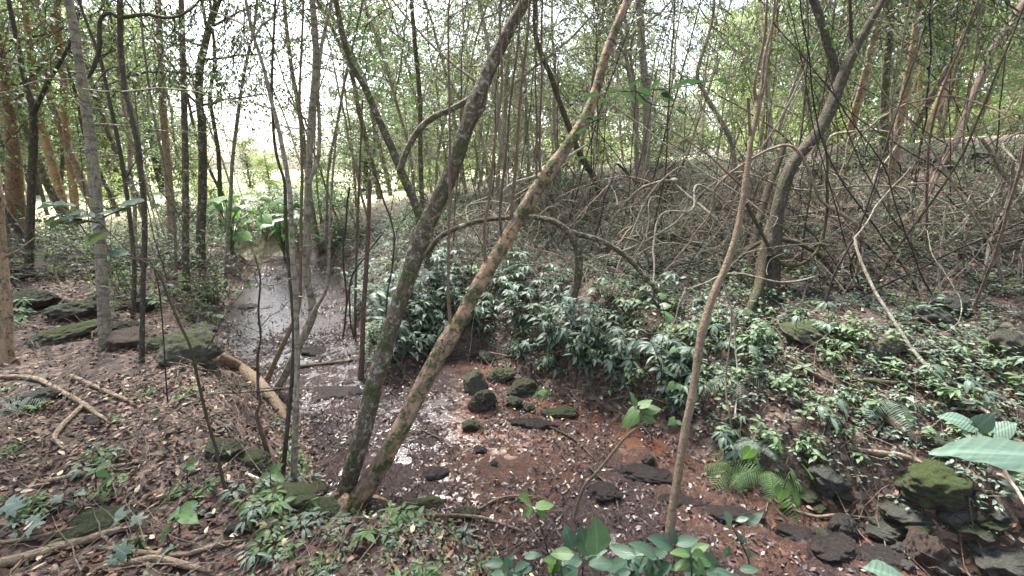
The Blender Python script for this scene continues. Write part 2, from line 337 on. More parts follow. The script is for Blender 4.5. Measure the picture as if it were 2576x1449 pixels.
# ------------------------------------------------------------------ mesh builder
def nz(v): return v / (np.linalg.norm(v, axis=-1, keepdims=True) + 1e-12)
def smooth_path(p, r, step=.05, wob=0, seed=0):
    p = np.asarray(p, float); r = np.asarray(r, float)
    if len(p) > 2:
        q = np.vstack([2 * p[0] - p[1], p, 2 * p[-1] - p[-2]]); outp, outr = [], []
        for i in range(1, len(q) - 2):
            n = max(2, int(np.linalg.norm(q[i + 1] - q[i]) / step)); tt = np.linspace(0, 1, n, endpoint=False)[:, None]
            outp.append(.5 * (2 * q[i] + (q[i + 1] - q[i - 1]) * tt + (2 * q[i - 1] - 5 * q[i] + 4 * q[i + 1] - q[i + 2]) * tt ** 2 + (-q[i - 1] + 3 * q[i] - 3 * q[i + 1] + q[i + 2]) * tt ** 3))
            outr.append(r[i - 1] + (r[i] - r[i - 1]) * tt[:, 0])
        p2 = np.vstack(outp + [q[-2][None]]); r2 = np.concatenate(outr + [[r[-1]]])
    else:
        n = max(2, int(np.linalg.norm(p[1] - p[0]) / step)) + 1; tt = np.linspace(0, 1, n)[:, None]; p2 = p[0] + (p[1] - p[0]) * tt; r2 = r[0] + (r[1] - r[0]) * tt[:, 0]
    if wob:
        L = np.concatenate([[0], np.cumsum(np.linalg.norm(np.diff(p2, axis=0), axis=1))]); k = sst(0, .2, L)[:, None]
        p2 = p2 + k * wob * np.stack([fbm(L * 3, L * 0 + seed, 5, 3), fbm(L * 3, L * 0 + seed + 9, 6, 3), .4 * fbm(L * 3, L * 0 + seed + 17, 7, 3)], 1) * 4
    return p2, r2
class MB:
    def __init__(s): s.V = []; s.L = []; s.S = []; s.U = []; s.n = 0
    def add(s, V, polys, uv):
        V = np.asarray(V); polys = np.asarray(polys)
        s.V.append(V); s.U.append(uv); s.L.append((polys + s.n).ravel()); s.S.append(np.full(len(polys), polys.shape[1])); s.n += len(V)
    def tube(s, p, r, sides=8, rough=0, seed=0, cap=True):
        p = np.asarray(p); r = np.asarray(r); n = len(p)
        t_ = nz(np.gradient(p, axis=0)); c = p - p.mean(0)
        ref = np.linalg.svd(c, full_matrices=False)[2][2] if n > 2 else nz(np.cross(t_[0], [.3, .5, .8]))
        u = nz(ref - (t_ @ ref)[:, None] * t_); v = np.cross(t_, u)
        L = np.concatenate([[0], np.cumsum(np.linalg.norm(np.diff(p, axis=0), axis=1))])
        a = np.linspace(0, 2 * math.pi, sides + 1)   # seam doubled so that the bark runs round without a jump
        rr = np.repeat(r[:, None], sides + 1, 1)
        if rough:
            ca, sa = np.cos(a)[None], np.sin(a)[None]; LL = L[:, None]
            rr = rr * (1 + rough * (1.6 * fbm(ca * 1.3 + LL * 5 + seed, sa * 1.3 + seed, 13, 4) + 1.4 * fbm(ca * 2.5 + LL * 17, sa * 2.5 + seed * 2, 15, 3)))
        V = p[:, None] + rr[..., None] * (np.cos(a)[None, :, None] * u[:, None] + np.sin(a)[None, :, None] * v[:, None])
        U = np.stack([np.repeat((a * r.mean())[None], n, 0), np.repeat(L[:, None], sides + 1, 1)], -1)
        i = (np.arange(n - 1)[:, None] * (sides + 1) + np.arange(sides)[None]).ravel()
        s.add(V.reshape(-1, 3), np.stack([i, i + 1, i + sides + 2, i + sides + 1], 1), U.reshape(-1, 2))
        if cap:
            for e, fl in ((0, 1), (n - 1, 0)):
                Vc = np.vstack([V[e, :sides], p[e] + t_[e] * (r[e] * .3 * (-1 if fl else 1))]); k = np.arange(sides)
                f = np.stack([k, (k + 1) % sides, np.full(sides, sides)], 1); s.add(Vc, f[:, ::-1] if fl else f, np.zeros((sides + 1, 2)))
        return s
    def leaves(s, tpl, o, d, nrm, size, wid=1.0, curl=None):
        """tpl = (verts (x across, y along, z up), tris, uv); one copy of it at each o, pointing along d, face up along nrm"""
        tv, tf, tu = tpl; o = np.asarray(o); m = len(o)
        if m == 0: return s
        d = nz(d); x = nz(np.cross(d, nrm)); nn = np.cross(x, d)
        sz = np.broadcast_to(size, (m,)); wd = np.broadcast_to(wid, (m,))
        cu = np.zeros(m) if curl is None else np.broadcast_to(curl, (m,))
        zz = tv[None, :, 2] - cu[:, None] * tv[None, :, 1] ** 2
        V = o[:, None] + sz[:, None, None] * (tv[None, :, 0:1] * wd[:, None, None] * x[:, None] + tv[None, :, 1:2] * d[:, None] + zz[..., None] * nn[:, None])
        f = tf[None] + (np.arange(m) * len(tv))[:, None, None]
        s.add(V.reshape(-1, 3), f.reshape(-1, 3), np.tile(tu, (m, 1))); return s
    def mesh(s, name, mat, smooth=True):
        return new_mesh(name, np.vstack(s.V), np.concatenate(s.S), np.concatenate(s.L), mat, np.vstack(s.U), smooth)
    def build(s, name, mat, parent=None, loc=None, smooth=True): return link(name, s.mesh(name, mat, smooth), parent, loc)
def leaf_tpl(n, w, fold=.12, curve=.15, prof=None, wave=0):
    ys_ = np.linspace(0, 1, n + 1); V, U = [], []
    pf = prof or (lambda y: math.sin(math.pi * min(1, y ** .85)) ** .9)
    for k, y in enumerate(ys_):
        hw = w * .5 * pf(y) if 0 < k < n else 0; z = -curve * y * y
        V += [(-hw, y, z + fold * hw * 2 + wave * math.sin(k * 2.1) * hw), (0, y, z), (hw, y, z + fold * hw * 2 + wave * math.cos(k * 2.3) * hw)]; U += [(0, y), (.5, y), (1, y)]
    Vv = np.array(V); T = []
    for k in range(n):
        for q in (0, 1):
            i = k * 3 + q
            for tr in ((i, i + 1, i + 4), (i, i + 4, i + 3)):
                A, B, C = Vv[list(tr)]
                if np.linalg.norm(np.cross(B - A, C - A)) > 1e-9: T.append(tr)
    return Vv, np.array(T), np.array(U)
L_LOW = (np.array([(0, 0, 0), (-.26, .45, .05), (.26, .45, .05), (0, 1, -.12)]), np.array([(0, 1, 3), (0, 3, 2)]), np.array([(.5, 0), (0, .45), (1, .45), (.5, 1)], float))
L_MID = leaf_tpl(4, .42, .14, .2)
L_LANC = leaf_tpl(5, .34, .16, .28)
L_BROAD = leaf_tpl(7, .52, .12, .22, wave=.12)
L_HOLLY = leaf_tpl(14, .46, .14, .2, prof=lambda y: math.sin(math.pi * y ** .8) ** .8 * (1 + .22 * ((int(y * 14 + .5)) % 2)))
L_THIN = leaf_tpl(4, .2, .2, .35)
def fan_leaf(pts, cup=.1, rings=4, per=4, ripple=.012):
    """flat outline leaf (heart, lobed) as rings round its stalk point, with real droop and a rippled edge"""
    c0 = np.array((0.0, .22)); n = len(pts); o = []
    for i in range(n):
        p0, p1, p2, p3 = [np.array(pts[(i + k) % n], float) for k in (-1, 0, 1, 2)]
        for s_ in range(per):
            t_ = s_ / per; o.append(.5 * (2 * p1 + (p2 - p0) * t_ + (2 * p0 - 5 * p1 + 4 * p2 - p3) * t_ ** 2 + (3 * p1 - p0 - 3 * p2 + p3) * t_ ** 3))
    V = [c0]; m = len(o)
    for k in range(1, rings + 1): V += [c0 + (q - c0) * k / rings for q in o]
    W = []
    for i, (x, y) in enumerate(V): W.append((x, y, -.4 * x * x - .2 * max(0, y) ** 2 + cup * abs(x) * .5 + ripple * math.sin(i * 1.7) * ((i - 1) // m) / rings))
    T = [(0, 1 + (k + 1) % m, 1 + k) for k in range(m)]
    for r_ in range(rings - 1):
        a = 1 + r_ * m; b = a + m
        for k in range(m): k2 = (k + 1) % m; T += [(a + k, a + k2, b + k2), (a + k, b + k2, b + k)]
    return np.array(W), np.array(T), np.array([(x + .5, y) for x, y in V])
def sym(h): return h + [(-x, y) for x, y in h[::-1] if abs(x) > 1e-6]
L_HEART = fan_leaf(sym([(0, 1.0), (.10, .86), (.22, .68), (.33, .46), (.38, .25), (.36, .05), (.27, -.12), (.16, -.18), (.07, -.10), (0, .05)]))
L_LOBE = fan_leaf(sym([(0, 1.0), (.10, .78), (.16, .58), (.34, .66), (.50, .60), (.36, .40), (.30, .26), (.44, .14), (.40, -.04), (.22, -.04), (.08, -.06), (0, .04)]))
def wander(p, d, L, step, wob, up, rg):
    p = np.array(p, float); d = nz(np.array(d, float)); out = [p.copy()]
    for k in range(max(2, int(L / step))):
        d = nz(d + rg.normal(0, wob, 3) + np.array([0, 0, up])); p = p + d * step; out.append(p.copy())
    return np.array(out)
def dup(o, loc, rz=0, s=1.0, rot=None, label=None, group=None):
    r = o.copy(); sc.collection.objects.link(r); r.location = loc; r.rotation_euler = rot or (0, 0, rz); r.scale = (s, s, s) if not isinstance(s, tuple) else s
    if label: r['label'] = label
    if group: r['group'] = group
    for ch in list(o.children):
        c_ = ch.copy(); sc.collection.objects.link(c_); c_.parent = r
        for g_ in ch.children:
            d_ = g_.copy(); sc.collection.objects.link(d_); d_.parent = c_
    return r
class Protos:
    """kinds of plant or stone: the first placement uses the source itself, the rest are copies"""
    def __init__(s): s.used = set()
    def put(s, o, loc, rz=0, sc_=1.0, rot=None, label=None, group=None):
        if o.name in s.used: return dup(o, loc, rz, sc_, rot, label, group)
        s.used.add(o.name); o.location = loc; o.rotation_euler = rot or (0, 0, rz); o.scale = (sc_,) * 3 if not isinstance(sc_, tuple) else sc_
        if label: o['label'] = label
        if group: o['group'] = group
        return o
PR = Protos()
def root(name, loc, label, cat, group=None):
    o = bpy.data.objects.new(name, None); sc.collection.objects.link(o); o.location = loc; o.empty_display_size = .1
    return tag(o, label, cat, group)
# ------------------------------------------------------------------ trees traced from the photograph
def TR(pts, y0=None, y1=None, grd=True, sink=.12, step=.045, wob=0, seed=1):
    """pts: (u, v, width) along a stem; y0 -> y1 forward distance from first to last point"""
    uv = np.array([p[:2] for p in pts], float); L = np.concatenate([[0], np.cumsum(np.hypot(*np.diff(uv, axis=0).T))]); L /= L[-1]
    if grd: g = G(*uv[0]); y0 = g[1]
    if y1 is None: y1 = y0
    ys_ = y0 + (y1 - y0) * L
    if not grd:      # keep a free stem from running under the slope
        for i in range(len(ys_)):
            for _ in range(60):
                q_ = P(uv[i, 0], uv[i, 1], ys_[i])
                if q_[2] > float(gh(q_[0], q_[1])) + .02: break
                ys_[i] -= .06
    p = np.array([P(u, v, y) for (u, v), y in zip(uv, ys_)]); r = np.array([q[2] / 2 * .86 * dep(q[0], q[1], y) / F * math.cos(math.atan((q[0] - 1288) / F)) ** .9 for q, y in zip(pts, ys_)])
    if grd:
        d = nz(p[0] - p[1]); p = np.vstack([p[0] + d * sink - [0, 0, .05], p]); r = np.concatenate([[r[0] * 1.25], r])
    return smooth_path(p, r, step, wob, seed)
def crown_parts(tip, rad, seed, parent, mat_leaf, mat_bark, n=16, leaf=.075, up=.05, spread=1.6):
    """limbs and leaves grown from the top of a stem that leaves the picture"""
    rg = np.random.default_rng(seed); b = MB(); lv = MB(); O, D = [], []
    for k in range(n):
        a = k * 2.4 + rg.uniform(-.4, .4); p0 = tip + np.array([0, 0, rg.uniform(-1.2, .1)])
        q = wander(p0, [math.cos(a), math.sin(a), rg.uniform(.1, .8)], rg.uniform(.7, 1) * spread, .14, .16, up, rg)
        b.tube(q, np.linspace(rad * .35, .006, len(q)), 5)
        for j in range(3, len(q), 1):
            for _ in range(2):
                d = rg.normal(0, 1, 3); d[2] *= .5; w_ = wander(q[j], d, rg.uniform(.2, .55), .09, .25, -.02, rg)
                b.tube(w_, np.linspace(.004, .0015, len(w_)), 3, cap=False)
                for x in w_[1:]:
                    for _ in range(2): O.append(x + rg.normal(0, .015, 3)); D.append(nz(d) + rg.normal(0, .7, 3) + [0, 0, -.25])
    O = np.array(O); D = np.array(D); lv.leaves(L_LOW, O, D, rg.normal(0, .45, O.shape) + [0, 0, 1], rg.uniform(.7, 1.3, len(O)) * leaf)
    b.build('limbs', mat_bark, parent); lv.build('crown', mat_leaf, parent)
def shift(mesh_fn, base): pass
def extend(p, r, top, rg, lean=(0, 0, 1)):
    """carry a stem on above the picture to height top"""
    d = nz(p[-1] - p[-4]); q = [p[-1]]; rr = [r[-1]]
    while q[-1][2] < top and len(q) < 60:
        d = nz(d + .06 * np.array(lean) + rg.normal(0, .03, 3)); d[2] = max(d[2], .25); q.append(q[-1] + d * .15); rr.append(max(.012, rr[-1] * .985))
    return np.vstack([p, np.array(q[1:])]), np.concatenate([r, rr[1:]])
def hero_tree(name, label, cat, pts, y1, bark, top=5.6, sides=16, rough=.10, branches=(), crown=True, leafm='leaf_canopy', seed=1, group=None, knots=(), y0=None, grd=True, twigs=0, roots=0):
    rg = np.random.default_rng(seed); p, r = TR(pts, y0, y1, grd)
    base = p[1] if grd else p[0]; base = np.array([base[0], base[1], float(gh(base[0], base[1]))])
    rt = root(name, tuple(base), label, cat, group)
    if top: p2, r2 = extend(p, r, top, rg)
    else: p2, r2 = p, r
    for (ku, kv, amp, wd) in knots:      # burls and branch scars
        uu, vv = uvof(p2); k = int(np.argmin((uu - ku) ** 2 + (vv - kv) ** 2)); dd = np.linalg.norm(p2 - p2[k], axis=1); r2 = r2 * (1 + amp * np.exp(-(dd / wd) ** 2))
    L = np.linalg.norm(p2 - p2[0], axis=1)
    r2 = r2 * (1 + .35 * np.exp(-L / .14)) if grd else r2
    MB().tube(p2 - base, r2, sides, rough, seed).build('trunk', M[bark], rt)
    for k in range(roots):
        a = k * 6.28 / roots + rg.uniform(-.4, .4); q = [np.array([0, 0, .07])]; L_ = rg.uniform(.18, .42)
        for j in range(1, 7): a += rg.normal(0, .25); q.append(q[-1] + np.array([math.cos(a), math.sin(a), 0]) * L_ / 6)
        q = np.array(q); q[1:, 2] = gh(q[1:, 0] + base[0], q[1:, 1] + base[1]) - base[2] + np.linspace(.02, -.02, 6); q, qr = smooth_path(q, np.linspace(.032, .008, 7), .03)
        MB().tube(q, qr, 8, .2, seed + k).build('root', M[bark], rt)
    for br in branches:                  # (pts, y_start, y_end)
        q, qr = TR(br[0], br[1], br[2], False); q2, qr2 = extend(q, qr, top, rg) if (top and len(br) < 4) else (q, qr)
        MB().tube(q2 - base, qr2, max(7, sides - 6), rough, seed + 5).build('limb', M[bark], rt)
    if crown and top: crown_parts(p2[-1] - base, r2[-1] * 1.2 + .02, seed, rt, M[leafm], M[bark])
    if twigs:
        lv = MB(); O, D = [], []
        for k in range(twigs):
            j = rg.integers(len(p) // 4, len(p)); d = rg.normal(0, 1, 3); d[2] = abs(d[2]) * .5 + .1
            q = wander(p[j] - base, d, rg.uniform(.4, 1.2), .07, .13, 0, rg); MB().tube(q, np.linspace(min(.008, r[j] * .4), .002, len(q)), 4, cap=False).build('twig', M[bark], rt)
            for x in q[4::2]: O.append(x); D.append(d + rg.normal(0, .8, 3))
        if O: O = np.array(O); lv.leaves(L_MID, O, np.array(D), rg.normal(0, .4, O.shape) + [0, 0, 1], rg.uniform(.03, .06, len(O))).build('foliage', M['leaf_canopy'], rt)
    return rt, p, r, base
# the two leaning trunks in the middle
T1 = hero_tree('leaning_tree', 'dark mossy trunk leaning right, left one of the pair joined at the foot', 'tree',
    [(862, 1262, 52.8), (885, 1185, 52.8), (915, 1080, 52.8), (940, 975, 52.8), (965, 890, 51.2), (995, 790, 48), (1030, 690, 44.8), (1062, 590, 49.7), (1100, 510, 47.8), (1140, 420, 46), (1165, 345, 44.2), (1188, 285, 46), (1205, 240, 46), (1228, 180, 40.5), (1262, 110, 36.8), (1300, 40, 33.1), (1332, -15, 29.4), (1370, -80, 27.6)], 3.3, 'bark_mossy', 6, 22, .13,
    knots=[(1192, 270, .28, .07), (1040, 640, .08, .05)], seed=3, roots=6)
T2 = hero_tree('leaning_tree', 'pale tan trunk with peeling bark and dark moss patches, leaning right over the mud', 'tree',
    [(892, 1272, 59.2), (935, 1205, 56), (985, 1120, 52.8), (1035, 1025, 49.6), (1085, 925, 48), (1130, 850, 49.6), (1165, 790, 41.6), (1205, 715, 41.6), (1245, 650, 41.6), (1290, 575, 36.8), (1335, 500, 41.2), (1372, 445, 39.4), (1415, 385, 35.8), (1452, 330, 32.3), (1482, 275, 30.5), (1503, 215, 28.7), (1520, 150, 26.9), (1545, 80, 25.1), (1575, 10, 25.1), (1600, -50, 23.3)], 3.5, 'bark_pale', 6, 22, .10,
    knots=[(1128, 860, .12, .07), (1372, 450, .12, .05)], seed=4, roots=6)
# thin straight shoots that rise from the pale trunk
def shoot(pts, label, mat='bark_brown', y=3.0, y1=None, top=4.6, seed=0, name='shoot', cat='shoot', group=None):
    p, r = TR(pts, y, y1 or y + .2, False, wob=.004, seed=seed)
    if top: p, r = extend(p, r, top, np.random.default_rng(seed))
    o = MB().tube(p - p[0], r, 8, .06, seed).build(name, M[mat], None, tuple(p[0])); return tag(o, label, cat, group)
T2p = T2[1]; uu, vv = uvof(T2p)
def y_on(trunkp, u, v): uu_, vv_ = uvof(trunkp); return float(trunkp[np.argmin((uu_ - u) ** 2 + (vv_ - v) ** 2)][1])
SH = [([(1140, 862, 14), (1131, 800, 11), (1127, 724, 9), (1131, 550, 8), (1131, 350, 7), (1131, 200, 7), (1129, 50, 6), (1135, -30, 6)], 'lowest straight tan shoot rising from the pale peeling trunk just above its bulge'),
      ([(1224, 668, 12), (1219, 640, 10), (1219, 575, 9), (1234, 475, 9), (1249, 325, 8), (1264, 200, 7), (1259, 50, 6), (1262, -30, 6)], 'second straight shoot up the pale peeling trunk, curving slightly right'),
      ([(1262, 608, 10), (1259, 560, 8), (1259, 525, 8), (1269, 425, 8), (1284, 250, 7), (1304, 100, 6), (1310, -30, 6)], 'thin reddish shoot between the second and the thickest shoot on the pale trunk'),
      ([(1292, 585, 14), (1287, 560, 11), (1289, 500, 10), (1299, 400, 10), (1309, 225, 9), (1324, 100, 8), (1335, -30, 7)], 'thickest upright shoot on the pale peeling trunk, crossing the dark trunk near the top'),
      ([(1362, 462, 9), (1357, 400, 7), (1357, 350, 7), (1362, 200, 6), (1364, 75, 6), (1368, -30, 5)], 'highest shoot on the pale peeling trunk, paired with a thinner one'),
      ([(1350, 480, 8), (1349, 420, 6), (1350, 330, 5), (1346, 200, 5), (1352, 60, 5), (1350, -30, 5)], 'thinner twin of the highest shoot on the pale trunk')]
for k, (pts, lb) in enumerate(SH):
    shoot(pts, lb, ['bark_brown', 'bark_brown', 'bark_red', 'bark_brown', 'bark_red', 'bark_red'][k], y_on(T2p, pts[0][0], pts[0][1]), None, 5, 40 + k, 'upright_shoot', 'shoot', 'upright shoots on the pale leaning trunk')
# slim smooth tree standing in the mud on the right
T3 = hero_tree('slim_tree', 'slim smooth brown tree rising from the mud, forking high with a broken stub', 'tree',
    [(1682, 1372, 28.9), (1692, 1275, 25.5), (1705, 1200, 25.5), (1725, 1075, 25.5), (1740, 1005, 24.6), (1757, 890, 23.8), (1767, 830, 25.5), (1795, 740, 23.8), (1822, 680, 22.1), (1850, 600, 21.2), (1870, 500, 19.6), (1880, 425, 18.7), (1890, 350, 17), (1905, 285, 17), (1908, 240, 15.3)], 2.9, 'bark_brown', 0, 14, .07,
    branches=[([(1905, 260, 14.4), (1897, 225, 11), (1905, 175, 10.2), (1922, 100, 9.3), (1930, 0, 8.5), (1934, -40, 8.5)], 2.9, 3.0), ([(1908, 250, 12.8), (1917, 215, 10.2), (1922, 150, 9.3), (1945, 50, 8.5), (1962, -30, 7.6)], 2.9, 3.1),
              ([(1912, 255, 11), (1925, 210, 7.6), (1938, 120, 6.8), (1948, 20, 6.8), (1950, -40, 6.8)], 2.9, 2.9), ([(1888, 365, 11.9), (1886, 320, 10.2), (1882, 245, 10.2)], 2.83, 2.83, 1),
              ([(1867, 470, 7.6), (1820, 425, 5.1), (1775, 385, 4.2), (1700, 335, 3.4), (1600, 280, 2.5), (1520, 262, 1.7)], 2.8, 2.6, 1)], knots=[(1907, 262, .35, .05), (1875, 468, .18, .03), (1765, 835, .2, .04), (1740, 1000, .12, .03)], crown=False, seed=5)
# leaning tree on the far bank, right
T4 = hero_tree('crooked_tree', 'olive brown tree on the far bank, bent right and forking high up', 'tree',
    [(1938, 735, 53.4), (1946, 640, 48.5), (1953, 550, 43.7), (1970, 475, 41.3), (1990, 420, 38.9), (2018, 380, 38.9), (2055, 338, 41.3), (2086, 280, 41.3), (2108, 222, 41.3), (2140, 145, 33.9), (2168, 90, 26.8), (2198, 40, 24.3), (2225, -10, 21.8), (2250, -60, 21.8)], 4.7, 'bark_dark', 6.5, 16, .16,
    branches=[([(2108, 225, 33.9), (2098, 165, 29.1), (2083, 115, 26.8), (2068, 60, 26.8), (2045, -5, 24.3), (2025, -60, 21.8)], 4.55, 4.8), ([(2138, 150, 17), (2141, 100, 12.2), (2138, 0, 10.9), (2135, -60, 9.7)], 4.6, 4.6)], seed=6)
hero_tree('mossy_stem', 'bright moss covered crooked stem at the foot of the olive brown bent tree', 'stem',
    [(1850, 880, 20), (1862, 840, 22), (1882, 785, 25), (1907, 725, 30), (1917, 665, 32), (1924, 605, 26), (1940, 550, 20)], 4.35, 'bark_olive', 0, 12, .14, crown=False, seed=7)
hero_tree('dead_stem', 'dark dead trunk with a broken top beside the bent olive brown tree', 'dead tree',
    [(1885, 680, 26), (1897, 610, 26), (1917, 525, 24), (1942, 450, 22), (1962, 398, 20), (1976, 352, 20)], 5.2, 'rotwood', 0, 12, .18, crown=False, seed=8)
hero_tree('buttress_root', 'mossy leaning stem propped over the dark hollow on the far bank', 'stem',
    [(1965, 870, 24), (2010, 838, 24), (2055, 800, 22), (2075, 760, 22), (2085, 700, 20)], 4.5, 'bark_olive', 0, 12, .14, crown=False, seed=9)
# centre left
hero_tree('forked_tree', 'dark curving trunk behind the leaning pair, forking into two', 'tree',
    [(1085, 700, 26), (1075, 640, 26), (1064, 580, 26), (1049, 525, 26), (1029, 475, 25), (1009, 430, 26), (989, 380, 24), (969, 335, 23), (944, 280, 22), (919, 220, 22), (890, 170, 20), (865, 100, 18), (845, 0, 16), (835, -60, 15)], 5.6, 'bark_mossy', 7, 12, .12,
    branches=[([(1005, 430, 20), (1025, 375, 20), (1055, 325, 20), (1095, 292, 19), (1135, 275, 18), (1185, 245, 16), (1230, 200, 12)], 5.3, 5.6, 1)], seed=10)
hero_tree('stub_sapling', 'reddish brown broken stem standing upright beside the mossy leaning trunk', 'sapling',
    [(908, 952, 18), (911, 880, 15), (914, 780, 14), (920, 700, 14), (927, 560, 13), (930, 450, 11)], None, 'bark_red', 0, 10, .08, crown=False, seed=11)
hero_tree('stub_sapling', 'thin dark red stem just left of the reddish broken stem', 'sapling',
    [(893, 850, 9), (895, 700, 8), (899, 560, 8), (905, 420, 7), (912, 250, 6)], None, 'bark_red', 0, 8, .08, crown=False, seed=12)
# pale pair left of centre
A_ = dict(crown=True)
hero_tree('slender_tree', 'slender pale stem on the near bank left of the mossy leaning trunk', 'tree',
    [(740, 1225, 20), (741, 1120, 18), (745, 1025, 18), (748, 900, 17), (744, 760, 16), (738, 680, 16), (735, 600, 15), (728, 475, 15), (702, 330, 13), (682, 250, 12), (662, 165, 11), (635, 80, 11), (618, 0, 10), (610, -50, 10)], 2.6, 'bark_lichen', 6, 12, .08, seed=13, twigs=3,
    branches=[([(640, 95, 8), (660, 60, 7), (690, 40, 6), (706, -10, 5)], 2.6, 2.8), ([(630, 75, 7), (600, 55, 7), (555, 35, 6), (500, 15, 5), (470, -20, 5)], 2.6, 3.0)])
hero_tree('slender_tree', 'darker thin stem rubbing against the slender pale stem on the near bank', 'tree',
    [(712, 1190, 15), (722, 1080, 14), (734, 960, 13), (739, 860, 12), (735, 760, 12), (724, 650, 11), (718, 540, 11), (716, 460, 10), (698, 400, 9), (688, 330, 9), (684, 200, 8), (690, 60, 7), (694, -40, 7)], 2.7, 'bark_dark', 6, 9, .08, seed=14, crown=False, twigs=3)
hero_tree('spotted_tree', 'pale tree with dark spots springing from the clump at the water edge', 'tree',
    [(690, 990, 26), (718, 940, 24), (752, 870, 24), (778, 815, 25), (788, 782, 27), (779, 730, 22), (770, 690, 22), (772, 600, 22), (776, 450, 21), (783, 300, 20), (795, 150, 20), (786, 0, 18), (784, -50, 18)], 3.8, 'bark_lichen', 6.5, 14, .1, seed=15, twigs=4,
    branches=[([(786, 790, 16), (800, 765, 13), (818, 735, 11), (826, 690, 9), (830, 560, 8), (838, 430, 7), (850, 300, 6)], 3.5, 3.9, 1), ([(776, 460, 14), (800, 400, 12), (803, 300, 12), (799, 230, 12), (808, 120, 11), (830, 20, 10), (840, -50, 10)], 3.7, 4.0)])
hero_tree('slender_tree', 'thin tan stem leaning right from the clump beside the fallen tan log', 'tree',
    [(668, 968, 17), (690, 915, 16), (715, 860, 15), (738, 810, 14), (752, 770, 12), (756, 690, 11), (757, 560, 10), (760, 420, 9), (754, 250, 8), (760, 90, 7), (765, -40, 7)], 3.8, 'bark_brown', 6, 10, .09, seed=16, crown=False, twigs=3)
hero_tree('thin_sapling', 'thin grey sapling beside the water clump, broken off at head height', 'sapling',
    [(650, 1000, 9), (648, 900, 8), (656, 850, 7), (650, 780, 7), (655, 700, 6), (640, 640, 5)], None, 'bark_dark', 0, 8, .1, crown=False, seed=17, twigs=5)
hero_tree('slanted_sapling', 'thin olive sapling slanting up left across the leaf litter', 'sapling',
    [(577, 1262, 12), (560, 1205, 11), (545, 1135, 10), (520, 1050, 10), (500, 965, 10), (480, 875, 9), (450, 810, 9), (415, 725, 8), (395, 680, 7), (350, 650, 5), (320, 640, 4)], 2.3, 'bark_olive', 0, 9, .08, crown=False, seed=18, twigs=3)
hero_tree('crooked_root', 'twisted reddish root climbing the bank below the fallen tan log', 'root',
    [(678, 1160, 14), (668, 1120, 14), (655, 1080, 13), (645, 1040, 11), (655, 1010, 9), (648, 970, 7), (655, 935, 5)], None, 'bark_red', 0, 9, .15, crown=False, seed=19)
